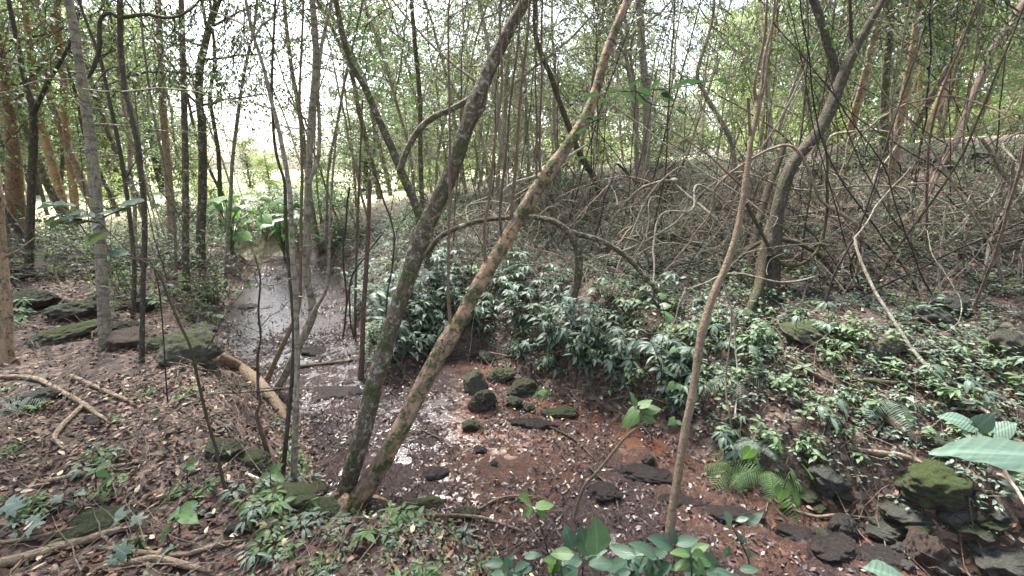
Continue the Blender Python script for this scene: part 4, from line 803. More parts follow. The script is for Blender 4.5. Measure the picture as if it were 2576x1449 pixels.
def where(u, y):
    s_ = 'behind the left trunks' if u < 520 else 'beyond the stream bend' if u < 1000 else 'behind the leaning pair' if u < 1400 else 'above the vine tangle' if u < 1900 else 'on the right hill'
    return s_ + (', far back' if y > 11 else '')
rg = np.random.default_rng(77); placed = []
def ok_place(x, y, dmin):
    return all((x - a) ** 2 + (y - b_) ** 2 > dmin ** 2 for a, b_ in placed)
tries = 0; nbg = 0
while nbg < 150 and tries < 8000:
    tries += 1; u = rg.uniform(-350, 2900); y = 5.6 + 11 * rg.random() ** .8; x = (u - 1288) / F * y * .97
    if gs(x, y) < .5 or not ok_place(x, y, .42): continue
    if 500 < u < 1050 and y < 9: continue
    if 540 < u < 770 and y > 7 and (y < 10.5 or rg.random() < .5): continue
    if 1900 < u and y < 8: continue
    if u > 1000 and (y < 6.6 or (y < 9 and rg.random() < .75)): continue
    if u < 520: k = rg.choice([0, 1, 1, 2, 4, 0])
    elif u < 1000: k = rg.choice([0, 1, 2, 5])
    elif u < 1950: k = rg.choice([2, 3, 3, 2, 3, 5])
    else: k = rg.choice([0, 1, 5, 3, 1, 4])
    placed.append((x, y)); nbg += 1; s_ = rg.uniform(.8, 1.15)
    wh = where(u, y); PR.put(KT[k], (x, y, float(gh(x, y))), rg.uniform(0, 6.28), s_, None, KD[k]['w'] + ' in the thicket ' + wh, KD[k]['w'] + 's ' + wh)
# leafy canopy trees around and above, whose crowns shade the hollow
for k in range(30):
    while True:
        x = rg.uniform(-9, 9); y = rg.uniform(-6, 7)
        if (abs(x) > .95 * max(y, 0) + 1.2 or y < -1.2) and gs(x, y) > .3 and ok_place(x, y, 1.0): break
    placed.append((x, y)); kk = int(rg.choice([1, 4, 1])); PR.put(KT[kk], (x, y, float(gh(x, y))), rg.uniform(0, 6.28), rg.uniform(1, 1.3), None, KD[kk]['w'] + ' standing beside or behind the viewer', 'trees beside the viewer')
# sunny bushes and trees at the far side of the bright clearing
def bush(seed, Wd, Ht, leafm, leaf, n, lab, nm='field_tree'):
    rg = np.random.default_rng(seed); rt = root(nm, (0, 0, 0), lab, 'tree'); b = MB(); O, D = [], []
    p = wander((0, 0, -.3), (0, 0, 1), Ht * .8, .4, .06, .03, rg); b.tube(p, np.linspace(.14, .04, len(p)), 7, .1, seed)
    b.build('trunk', M['bark_dark'], rt); b = MB()
    for k in range(22):
        f = .15 + .85 * k / 22; j = min(len(p) - 1, int(f * len(p))); a = k * 2.4
        q = wander(p[j], [math.cos(a), math.sin(a), .35], Wd * .55 * rg.uniform(.6, 1.1) * (1.1 - .55 * f), .25, .15, .03, rg); b.tube(q, np.linspace(.035, .008, len(q)), 4, cap=False)
        for i in range(1, len(q)):
            m = n // 140; c_ = q[i] + rg.normal(0, .28, (m, 3)) * [1, 1, .6]; O.append(c_); D.append(rg.normal(0, 1, (m, 3)) + [0, 0, -.3])
    b.build('limbs', M['bark_dark'], rt); O = np.vstack(O)
    MB().leaves(L_LOW, O, np.vstack(D), rg.normal(0, .5, O.shape) + [0, 0, 1], rg.uniform(.7, 1.3, len(O)) * leaf).build('crown', M[leafm], rt); return rt
BU = [bush(700, 5, 6, 'leaf_bright', .16, 6000, 'sunlit yellow green tree'), bush(701, 4.5, 7, 'leaf_grey', .15, 6500, 'grey green tree'), bush(702, 4, 4, 'leaf_grey', .13, 6500, 'mid green bushy tree')]
BW = ['sunlit yellow green tree', 'grey green tree', 'mid green bushy tree']
for k in range(34):
    u = -350 + k * 97 + rg.uniform(-30, 30); y = rg.uniform(21, 30); x = (u - 1288) / F * y; kk = int(rg.choice([0, 1, 2, 0, 1]))
    sct = 'left' if u < 860 else 'middle' if u < 1720 else 'right'
    PR.put(BU[kk], (x, y, float(gh(x, min(y, 33))) - .1), rg.uniform(0, 6.28), rg.uniform(1.1, 1.9) * (.4 if 480 < u < 820 else 1), None, BW[kk] + ' across the bright clearing, in the %s third of the picture' % sct, BW[kk] + 's across the clearing, ' + sct)
# hill-edge shrubs between the crest and the clearing
SHR = bush(703, 2.2, 1.7, 'leaf_bright', .08, 5000, 'low yellow green shrub', 'crest_shrub'); SHR['category'] = 'shrub'
for k in range(20):
    u = (rg.uniform(1000, 2750) if k % 4 else rg.uniform(250, 800)); y = rg.uniform(12.5, 16.5); x = (u - 1288) / F * y
    PR.put(SHR, (x, y, float(gh(x, y)) - .1), rg.uniform(0, 6.28), rg.uniform(.55, 1.1), None, 'low yellow green shrub in the light behind the hill crest', 'shrubs behind the hill crest')
# knee high twiggy undergrowth between the trunks
def under_shrub(seed, leafm, nm, cat):
    rg = np.random.default_rng(seed); rt = root(nm, (0, 0, 0), 'low twiggy shrub', cat); b = MB(); O, D = [], []
    for k in range(11):
        p = wander((rg.normal(0, .06), rg.normal(0, .06), -.05), rg.normal(0, .6, 3) * [1, 1, 0] + [0, 0, 1], rg.uniform(.5, 1.15), .09, .16, -.01, rg); b.tube(p, np.linspace(.006, .002, len(p)), 5, cap=False)
        for i in range(3, len(p)):
            q_ = wander(p[i], rg.normal(0, 1, 3) * [1, 1, .4], rg.uniform(.1, .35), .06, .2, 0, rg); b.tube(q_, np.linspace(.003, .001, len(q_)), 3, cap=False)
            for x_ in q_[1:]: O += [x_, x_ + rg.normal(0, .01, 3)]; D += list(rg.normal(0, 1, (2, 3)) * [1, 1, .4])
    b.build('stem', M['bark_dark'], rt); O = np.array(O); MB().leaves(L_MID, O, np.array(D), rg.normal(0, .35, O.shape) + [0, 0, 1], rg.uniform(.035, .075, len(O))).build('foliage', M[leafm], rt); return rt
US = [under_shrub(900, 'leaf_under', 'understory_shrub', 'shrub'), under_shrub(901, 'leaf_canopy', 'understory_shrub', 'shrub'), under_shrub(902, 'leaf_fresh', 'understory_shrub', 'shrub')]
UW = ['bluish', 'dark green', 'fresh green']
rg = np.random.default_rng(55)
for (u0, u1, y0, y1, n, wh, ks) in [(-100, 560, 4.9, 9.5, 28, 'between the left trunks', (0, 1, 1, 2)), (430, 900, 9.4, 12.5, 110, 'around the big leaves beyond the stream bend', (2, 2, 0)), (900, 1900, 7, 11, 18, 'in the tangle behind the leaning pair', (0, 1, 2)), (1900, 2700, 5.5, 11, 14, 'on the right hill', (0, 1, 2))]:
    for k in range(n):
        u = rg.uniform(u0, u1); y = rg.uniform(y0, y1); x = (u - 1288) / F * y
        if gs(x, y) < .15: continue
        kk = int(rg.choice(ks)); PR.put(US[kk], (x, y, float(gh(x, y))), rg.uniform(0, 6.28), rg.uniform(.5, 1.1), None, UW[kk] + ' low twiggy shrub growing ' + wh, UW[kk] + ' low shrubs ' + wh)
# ------------------------------------------------------------------ random vines and thin stems
def rand_vine(rg, g, span, hgt, ang, rad):
    d = np.array([math.cos(ang), math.sin(ang), 0]); n = 7; pts = []
    for i in range(n):
        f = i / (n - 1); pts.append(g + d * span * f + np.array([0, 0, hgt * math.sin(math.pi * f ** rg.uniform(.75, 1.3))]) + rg.normal(0, .09 * span, 3) * (0 < i < n - 1) * [1, 1, .7])
    e = pts[-1]; e[2] = float(gh(e[0], e[1])) - .03; pts[0][2] -= .05
    return smooth_path(pts, np.linspace(rad, rad * rg.uniform(.4, .9), n), .05, .026, rg.uniform(0, 90))
rg = np.random.default_rng(99)
VL = {'vine': 'pale', 'bark_lichen': 'lichen grey', 'deadwood': 'whitish', 'vine_dark': 'blackish', 'bark_olive': 'mossy'}
for k in range(300):
    if k < 190: u, v = rg.uniform(1130, 1930), rg.uniform(470, 670)
    elif k < 238: u, v = rg.uniform(1900, 2560), rg.uniform(480, 740)
    elif k < 255: u, v = rg.uniform(820, 1150), rg.uniform(560, 690)
    else: u, v = rg.uniform(1850, 2600), rg.uniform(450, 720)
    g = G(u, v); rad = rg.choice([.004, .006, .009, .013, .018], p=[.42, .33, .16, .07, .02]); mt = str(rg.choice(['vine', 'bark_lichen', 'deadwood', 'vine_dark', 'bark_olive'], p=[.3, .26, .24, .12, .08]))
    p, r = rand_vine(rg, g, rg.uniform(.6, 2.2), rg.uniform(.12, 1.2) * (1 if k % 3 else .35), rg.uniform(-.9, .9) + (math.pi if k % 2 else 0), rad); b = p[0].copy()
    zz = 'in the tangle behind the leaning pair' if k < 190 else 'on the right slope' if (k < 238 or k >= 255) else 'on the leafy bank by the stream'
    tag(MB().tube(p - b, r, 6 if rad < .012 else 8, .2, k).build('vine', M[mt], None, tuple(b)), VL[mt] + ' arching vine ' + zz, 'vine', VL[mt] + ' vines ' + zz)
for k in range(120):     # near vertical thin stems and hanging lianas
    if k < 70: u, v = rg.uniform(880, 1950), rg.uniform(440, 640)
    elif k < 95: u, v = rg.uniform(1900, 2576), rg.uniform(420, 800)
    else: u, v = rg.uniform(0, 800), rg.uniform(560, 760)
    g = G(u, v)
    if gs(g[0], g[1]) < .1: continue
    rad = rg.uniform(.005, .014); p = wander(g - [0, 0, .1], (rg.normal(0, .22), rg.normal(0, .2), 1), rg.uniform(2.4, 5) if k % 5 else rg.uniform(.8, 1.8), .12, .045 if k % 3 else .11, .03, rg); p = p
    mt = str(rg.choice(['vine', 'bark_lichen', 'vine_dark', 'bark_red', 'bark_olive'])); b = MB().tube(p - g, np.linspace(rad, rad * .45, len(p)), 6, .1, k)
    w_ = {'vine': 'pale', 'bark_lichen': 'lichen grey', 'vine_dark': 'blackish', 'bark_red': 'reddish', 'bark_olive': 'mossy'}[mt]; zz = 'behind the leaning pair' if k < 70 else 'on the right slope' if k < 95 else 'among the left trunks'
    o = b.build('thin_stem', M[mt], None, tuple(g)); tag(o, w_ + ' thin upright stem ' + zz, 'stem', w_ + ' thin stems ' + zz); o.name = 'sapling'
    tw = MB()
    for j in range(6, len(p) - 1, 4):
        q = wander(p[j] - g, rg.normal(0, 1, 3) + [0, 0, .4], rg.uniform(.2, .9), .08, .15, 0, rg); tb = MB().tube(q, np.linspace(rad * .35, .0015, len(q)), 4, cap=False); tb.build('twig', M[mt], o)
for k in range(34):      # long slanting thin branches that cross the right half
    u, v = rg.uniform(1500, 2560), rg.uniform(380, 760); g = G(u, v); a = rg.choice([-1, 1]) * rg.uniform(.5, 1.1)
    p = wander(g - [0, 0, .05], (math.sin(a), rg.normal(0, .2), math.cos(a)), rg.uniform(2, 4), .12, .05, .0, rg); rad = rg.uniform(.005, .011); mt = str(rg.choice(['vine', 'vine_dark', 'bark_olive']))
    w_ = {'vine': 'pale', 'vine_dark': 'blackish', 'bark_olive': 'mossy'}[mt]
    tag(MB().tube(p - g, np.linspace(rad, rad * .4, len(p)), 6, .1, k).build('slanting_stem', M[mt], None, tuple(g)), w_ + ' thin stem slanting across the right half', 'stem', w_ + ' slanting stems in the right half')
# ------------------------------------------------------------------ understory plants
def whorl_plant(seed, hgt, leafL, mat, nst, tpl=L_LANC, nm='understory_plant', lab='', nl=7, cat='plant'):
    rg = np.random.default_rng(seed); rt = root(nm, (0, 0, 0), lab, cat); lv = MB(); sm = MB()
    for s_ in range(nst):
        a = rg.uniform(0, 6.28); h_ = hgt * rg.uniform(.6, 1.1); p = wander((rg.normal(0, .03), rg.normal(0, .03), -.04), (.35 * math.cos(a), .35 * math.sin(a), 1), h_, .04, .06, .02, rg); sm.tube(p, np.linspace(.005, .002, len(p)), 5, cap=False)
        for lvl, f in enumerate((.45, .72, .99)):
            j = min(len(p) - 1, int(f * len(p))); m = nl if f > .9 else nl - 3
            if rg.random() < .3 and f < .9: continue
            bd = rg.uniform(0, 6.28); an = bd + np.arange(m) * 6.28 / m * (.8 if f > .9 else 1) + rg.normal(0, .15, m); el = rg.uniform(-.35, .2, m)
            D = np.stack([np.cos(an) * np.cos(el), np.sin(an) * np.cos(el), np.sin(el)], 1); O = p[j] + D * [.012, .012, 0]
            lv.leaves(tpl, O, D, np.array([[0, 0, 1.]]) + rg.normal(0, .18, (m, 3)), leafL * rg.uniform(.65, 1.15, m), rg.uniform(.85, 1.15, m), rg.uniform(0, .25, m))
    sm.build('stem', M['bark_olive'], rt); lv.build('foliage', M[mat], rt); return rt
UP = [whorl_plant(800 + k, [.34, .5, .26, .38, .55, .28][k], [.12, .13, .08, .07, .10, .08][k], ['leaf_under', 'leaf_under', 'leaf_mid', 'leaf_mid', 'leaf_under', 'leaf_mid'][k], [2, 3, 3, 5, 4, 3][k], [L_LANC, L_LANC, L_MID, L_BROAD, L_LANC, L_MID][k], nl=[7, 8, 6, 6, 7, 6][k], nm='leafy_plant') for k in range(6)]
def in_poly(u, v, poly):
    c = False; n = len(poly)
    for i in range(n):
        a, b_ = poly[i], poly[(i + 1) % n]
        if (a[1] > v) != (b_[1] > v) and u < (b_[0] - a[0]) * (v - a[1]) / (b_[1] - a[1]) + a[0]: c = not c
    return c
def scat(poly, n, rg, dmin=0, minS=.02):
    us = [p_[0] for p_ in poly]; vs = [p_[1] for p_ in poly]; out = []; t_ = 0
    while len(out) < n and t_ < n * 30:
        t_ += 1; u, v = rg.uniform(min(us), max(us)), rg.uniform(min(vs), max(vs))
        if not in_poly(u, v, poly): continue
        g = G(u, v)
        if gs(g[0], g[1]) < minS: continue
        if dmin and any((g[0] - q[0]) ** 2 + (g[1] - q[1]) ** 2 < (dmin * (1 + g[1] * .1)) ** 2 for q in out): continue
        out.append(g)
    return out
rg = np.random.default_rng(5)
ZONES = [([(880, 700), (1000, 640), (1300, 720), (1320, 870), (1180, 900), (1060, 900), (990, 960), (905, 930)], 72, .0, 'on the bank behind the leaning pair', (0, 1, 3, 4), (.55, 1.15)),
         ([(1300, 720), (1500, 740), (1700, 760), (1800, 900), (1700, 1060), (1500, 1010), (1400, 960), (1290, 900)], 78, .0, 'on the bank above the stones and red mud', (0, 1, 3, 4, 5), (.5, 1.1)),
         ([(1500, 690), (1950, 690), (2150, 900), (2100, 1060), (1900, 1000), (1750, 1000), (1700, 760)], 42, .0, 'on the bank around the foot of the bent olive tree', (0, 2, 3, 5), (.4, .9)),
         ([(2050, 800), (2600, 850), (2600, 1150), (2300, 1100), (2100, 1080)], 38, .0, 'on the right slope', (2, 5, 0), (.35, .8)),
         ([(1300, 560), (2600, 540), (2600, 850), (1900, 720), (1300, 720)], 24, .0, 'higher on the far slope under the vines', (2, 5, 0), (.4, .9)),
         ([(1750, 1060), (2100, 1060), (2200, 1180), (2000, 1230), (1850, 1180), (1740, 1130)], 15, .0, 'around the ferns at the foot of the right bank', (2, 5, 0), (.45, .85)),
         ([(380, 740), (560, 720), (560, 850), (480, 800), (420, 840)], 12, .0, 'at the left side of the stream', (2, 0, 5), (.7, 1.1)),
         ([(0, 680), (450, 700), (430, 800), (0, 860)], 15, .0, 'among the left trunks', (2, 5), (.7, 1.0))]
for poly, n, dm, wh, ks, (s0, s1) in ZONES:
    for g in scat(poly, n, rg, .0):
        k = int(rg.choice(ks)); PR.put(UP[k], tuple(g), rg.uniform(0, 6.28), rg.uniform(s0, s1), (rg.normal(0, .12), rg.normal(0, .12), rg.uniform(0, 6.28)), 'bluish green leafy plant growing ' + wh, 'leafy plants ' + wh)
# small fresh seedlings of the near bank
SD = [whorl_plant(820 + k, [.10, .14, .08][k], [.055, .06, .045][k], ['leaf_fresh', 'leaf_fresh', 'leaf_under'][k], [3, 3, 2][k], L_LANC, 'seedling', nl=[6, 5, 6][k], cat='seedling') for k in range(3)]
for poly, n, wh in [([(560, 1449), (700, 1330), (950, 1290), (1200, 1330), (1320, 1449), (1250, 1600), (560, 1600)], 36, 'on the near bank in the bottom middle'),
                    ([(560, 1250), (840, 1270), (900, 1320), (600, 1330)], 14, 'around the long green mossy rock'),
                    ([(-50, 950), (600, 950), (620, 1250), (500, 1500), (-50, 1500)], 28, 'in the brown litter on the left'),
                    ([(690, 1040), (760, 1180), (830, 1250), (640, 1250)], 16, 'on the left bank under the slender stems'),
                    ([(1290, 1380), (2000, 1400), (2200, 1500), (1290, 1560)], 34, 'at the bottom edge right of the middle')]:
    for g in scat(poly, n, rg, 0, -.02):
        k = int(rg.integers(3)); PR.put(SD[k], tuple(g), rg.uniform(0, 6.28), rg.uniform(.7, 1.3), (rg.normal(0, .2), rg.normal(0, .2), rg.uniform(0, 6.28)), 'small green seedling ' + wh, 'small seedlings ' + wh)
# plants whose single leaves can be seen, traced: every leaf (base u, v) -> (tip u, v)
def leafy(name, label, foot, y, leaves, mat, tpl, stemmat='bark_olive', cat='plant', wid=1.0, stems=(), tilt=(0, -.45, 1), dy=.03, group=None):
    """foot = (u, v) on the ground or None; leaves (u0, v0, u1, v1); stems [(u, v), ...] polylines at distance y"""
    b0 = G(*foot) if foot else P(leaves[0][0], leaves[0][1], y); rt = root(name, tuple(b0), label, cat, group); sm = MB(); lv = MB(); rg_ = np.random.default_rng(len(leaves) + int(abs(b0[0]) * 100)); O, D, S_ = [], [], []
    for st in stems:
        q = [P(u, v, y) for u, v in st]
        if foot and st is stems[0]: q = [b0 - [0, 0, .03]] + q
        a, r_ = smooth_path(q, np.linspace(.0045, .002, len(q)), .03); (MB().tube(a - b0, r_, 6, cap=False).build('stem', M[stemmat], rt) if not foot or st is not stems[0] else sm.tube(a - b0, r_, 6, cap=False))
    for (u0, v0, u1, v1) in leaves:
        a = P(u0, v0, y + rg_.normal(0, dy)); c_ = P(u1, v1, a[1] + rg_.normal(0, min(dy, .02) * 1.2)); O.append(a - b0); D.append(c_ - a); S_.append(np.linalg.norm(c_ - a))
    O, D = np.array(O), np.array(D); lv.leaves(tpl, O, D, rg_.normal(0, .2, O.shape) + np.array(tilt), np.array(S_), wid)
    if sm.V: sm.build('stem', M[stemmat], rt)
    lv.build('foliage', M[mat], rt); return rt
leafy('broadleaf_seedling', 'young plant with two fresh green leaves spread wide over the brown puddle', (1395, 1449), 1.62, [(1340, 1278, 1322, 1240), (1345, 1278, 1396, 1262), (1348, 1280, 1380, 1300), (1338, 1279, 1310, 1300)], 'leaf_fresh', L_BROAD, stems=[[(1365, 1340), (1340, 1278)]], wid=1.0)
leafy('broadleaf_seedling', 'broad dark leaved plant at the bottom edge left of the slim tree', (1470, 1500), 1.42, [(1440, 1385, 1425, 1322), (1480, 1400, 1462, 1330), (1500, 1395, 1508, 1318), (1470, 1405, 1520, 1375), (1480, 1420, 1545, 1410), (1465, 1412, 1400, 1400), (1455, 1430, 1395, 1462), (1490, 1430, 1530, 1475), (1440, 1440, 1440, 1490)], 'leaf_dark', L_BROAD, stems=[[(1465, 1440), (1470, 1400)]], wid=1.15)
leafy('broadleaf_seedling', 'light green leaves low at the bottom edge beside the broad dark leaved plant', (1420, 1500), 1.38, [(1445, 1395, 1384, 1388), (1400, 1410, 1370, 1405), (1385, 1400, 1400, 1450), (1415, 1405, 1378, 1440)], 'leaf_fresh', L_BROAD, stems=[[(1415, 1450), (1405, 1405)]], wid=1.0)
leafy('toothed_shrub', 'plant with toothed leaves around the foot of the slim smooth tree', (1690, 1470), 1.42, [(1690, 1375, 1640, 1350), (1700, 1370, 1760, 1350), (1700, 1380, 1770, 1385), (1690, 1385, 1725, 1430), (1680, 1385, 1620, 1400), (1650, 1400, 1590, 1360), (1640, 1390, 1560, 1400), (1640, 1410, 1575, 1440), (1690, 1420, 1620, 1445), (1705, 1420, 1790, 1420), (1720, 1440, 1800, 1460), (1600, 1400, 1530, 1370), (1590, 1410, 1520, 1430), (1700, 1370, 1690, 1325)], 'leaf_dark', L_HOLLY, stems=[[(1695, 1440), (1698, 1375)], [(1690, 1440), (1650, 1400), (1600, 1400)]], wid=.9)
leafy('toothed_shrub', 'fresh green toothed leaf sprig just right of the slim tree foot', (1740, 1480), 1.35, [(1735, 1395, 1690, 1385), (1738, 1390, 1785, 1365), (1740, 1400, 1800, 1405), (1735, 1415, 1690, 1430), (1742, 1418, 1790, 1440)], 'leaf_fresh', L_HOLLY, stems=[[(1740, 1450), (1738, 1390)]], wid=.9)
rq = np.random.default_rng(66)
for (cu, cv, n_, mt_, lb_) in [(1585, 1440, 16, 'leaf_dark', 'dark toothed shrub at the bottom edge between the broad leaved plant and the slim tree'), (1790, 1445, 14, 'leaf_dark', 'dark toothed shrub at the bottom edge right of the slim tree foot'), (1300, 1430, 14, 'leaf_dark', 'dark pointed herb at the bottom edge left of the light green leaves')]:
    L_ = []
    for j in range(n_):
        a_ = rq.uniform(0, 6.28); u_, v_ = cu + rq.normal(0, 34), cv + rq.normal(0, 18); s_ = rq.uniform(34, 62); L_.append((u_, v_, u_ + s_ * math.cos(a_), v_ + .6 * s_ * math.sin(a_)))
    leafy('toothed_shrub', lb_, (cu, cv + 60), 1.4, L_, mt_, L_HOLLY, stems=[[(cu, cv)], [(cu, cv), (cu + 30, cv - 15)]], wid=.9, dy=.05)
leafy('hanging_sprig', 'dark bluish sprig with drooping leaves over the ledge right of the slim tree', (1890, 1440), 1.75, [(1820, 1285, 1850, 1340), (1850, 1310, 1885, 1300), (1880, 1320, 1915, 1290), (1850, 1340, 1880, 1370), (1870, 1360, 1900, 1395), (1820, 1400, 1835, 1380)], 'leaf_under', L_BROAD, stems=[[(1880, 1400), (1850, 1340), (1822, 1285)]], wid=.8)
for k, (u, v, s_, lb) in enumerate([(450, 1290, 1.0, 'bright leaf pair standing up in the litter at the left'), (240, 1185, .8, 'two pointed leaves on a short stalk at mid left of the litter'), (680, 1190, .8, 'leaf pair above the green mossy rock'), (470, 1170, .5, 'small leaf pair above the litter near the slanting sapling'), (1000, 1200, .01, '')]):
    if not lb: continue
    w_ = 34 * s_
    leafy('broadleaf_seedling', lb, (u, v + 60), G(u, v + 55)[1], [(u, v, u + w_, v - w_ * .9), (u, v, u - w_ * 1.1, v + w_ * .4), (u, v, u + w_ * 1.2, v + w_ * .5)], 'leaf_fresh', L_BROAD, stems=[[(u, v)]])
# lobed ground vines, lower left
LB = [(330, 1310), (480, 1275), (420, 1345), (300, 1310), (190, 1270), (120, 1290), (20, 1285), (180, 1240), (350, 1360), (320, 1395), (440, 1380), (240, 1330), (70, 1330), (10, 1270)]
for k, (u, v) in enumerate(LB):
    y = G(u, v)[1] - .05; w_ = 42 + 12 * math.sin(k * 3.1)
    leafy('ivy_seedling', 'low ground vine with dark lobed leaves in the litter at the lower left', (u, min(v + 40, 1600)), y, [(u, v, u + w_ * math.cos(k), v - w_ * .35 + 10 * math.sin(k * 2)), (u - 25, v + 12, u - 25 - w_ * .8, v + 16), (u + 12, v + 22, u + 40, v + 40)], 'leaf_under', L_LOBE, stems=[[(u, v)], [(u, v), (u - 25, v + 12)], [(u, v), (u + 12, v + 22)]], wid=1.0, group='lobed ground vines at the lower left')
# vine tuft at tip of the leaning stick, yellow green heart leaves
leafy('climbing_vine', 'heart leaved vine climbing the tip of the thin dead stick', (1640, 1090), 2.25, [(1600, 1030, 1570, 1052), (1610, 1020, 1640, 1000), (1605, 1040, 1580, 1070), (1620, 1045, 1655, 1060), (1600, 1015, 1590, 985), (1630, 1030, 1665, 1025), (1590, 1050, 1560, 1075)], 'leaf_fresh', L_HEART, stems=[[(1615, 1050), (1600, 1010), (1595, 920)]], wid=1.1)
leafy('climbing_vine', 'light green heart leaved vine at the end of the fern clump', (1990, 1200), 2.3, [(1960, 1110, 1975, 1140), (1990, 1185, 2010, 1205), (1970, 1230, 1955, 1260), (2000, 1240, 2020, 1270), (2030, 1180, 2050, 1200), (1980, 1265, 1965, 1290), (2010, 1260, 2025, 1290), (1890, 1130, 1870, 1160), (1900, 1150, 1920, 1170)], 'leaf_fresh', L_HEART, stems=[[(1985, 1190), (1970, 1240), (1990, 1270)]], wid=1.1)
leafy('climbing_vine', 'yellow green leaf sprig in front of the bank plants', (1660, 820), 3.1, [(1660, 745, 1680, 740), (1665, 770, 1690, 765), (1670, 790, 1700, 795), (1680, 800, 1695, 805)], 'leaf_fresh', L_HEART, stems=[[(1672, 800), (1660, 745)]], wid=1.2)
for k in range(7):
    u = 1690 + rg.uniform(-15, 25); v = 830 + k * 45
    leafy('climbing_vine', 'small heart leaved creeper clinging to the slim smooth tree', None, 1.95 + k * -.03 + .5 * (k < 3), [(u, v, u - 18, v + 14), (u + 6, v + 5, u + 22, v + 14)], 'leaf_fresh', L_HEART, wid=1.1, group='creepers on the slim smooth tree') if k % 2 else None
# leafy sprays
r2 = np.random.default_rng(31); S1 = []
for st in [[(330, 640), (260, 560), (200, 520), (100, 510)], [(260, 545), (330, 520), (380, 500)], [(250, 560), (190, 555), (140, 540)]]:
    for a, b_ in zip(st[:-1], st[1:]):
        for f in (0, .35, .7):
            u, v = a[0] + (b_[0] - a[0]) * f, a[1] + (b_[1] - a[1]) * f; sg = 1 if r2.random() < .5 else -1; S1.append((u, v, u + r2.uniform(-75, -35) * (1 if b_[0] < a[0] else -1) * (-1 if b_[0] < a[0] else 1) * -1, v + sg * r2.uniform(2, 16)))
S1 += [(190, 520, 90, 505), (150, 540, 110, 556), (260, 505, 300, 490), (230, 500, 200, 490)]
leafy('leafy_sapling', 'sapling with a flat spread of bluish leaves across the pale grey lichen trunk', (420, 1010), 2.5, S1, 'leaf_under', L_BROAD, stems=[[(395, 700), (330, 640), (250, 560), (190, 520)], [(260, 545), (380, 500)], [(250, 560), (140, 540)]], wid=.95, tilt=(0, -.3, 1))
S2 = [(1510, 238, 1462, 240), (1520, 235, 1560, 222), (1560, 232, 1600, 248), (1580, 228, 1600, 198), (1600, 225, 1640, 235), (1640, 222, 1660, 195), (1650, 222, 1690, 232), (1690, 225, 1720, 205), (1700, 215, 1760, 195), (1720, 225, 1730, 250), (1560, 240, 1520, 258), (1600, 240, 1630, 262), (1660, 235, 1700, 248), (1530, 250, 1490, 262), (1490, 300, 1450, 290), (1480, 325, 1440, 330), (1500, 320, 1530, 315), (1640, 270, 1655, 285), (1700, 275, 1730, 285), (1470, 300, 1510, 290), (1800, 200, 1840, 205), (1740, 210, 1780, 200), (1480, 395, 1440, 400), (1485, 392, 1505, 385)]
leafy('leafy_branch', 'horizontal twig with flat dark green leaves crossing the upper part of the pale peeling trunk', None, 2.3, S2, 'leaf_dark', L_BROAD, stems=[[(1505, 300), (1510, 238), (1600, 228), (1700, 220), (1800, 200), (1905, 180)], [(1505, 300), (1460, 320), (1440, 340)], [(1505, 300), (1500, 380)], [(1600, 228), (1640, 262), (1720, 270)]], wid=.95, tilt=(0, .4, 1), cat='branch')
r3 = np.random.default_rng(8)
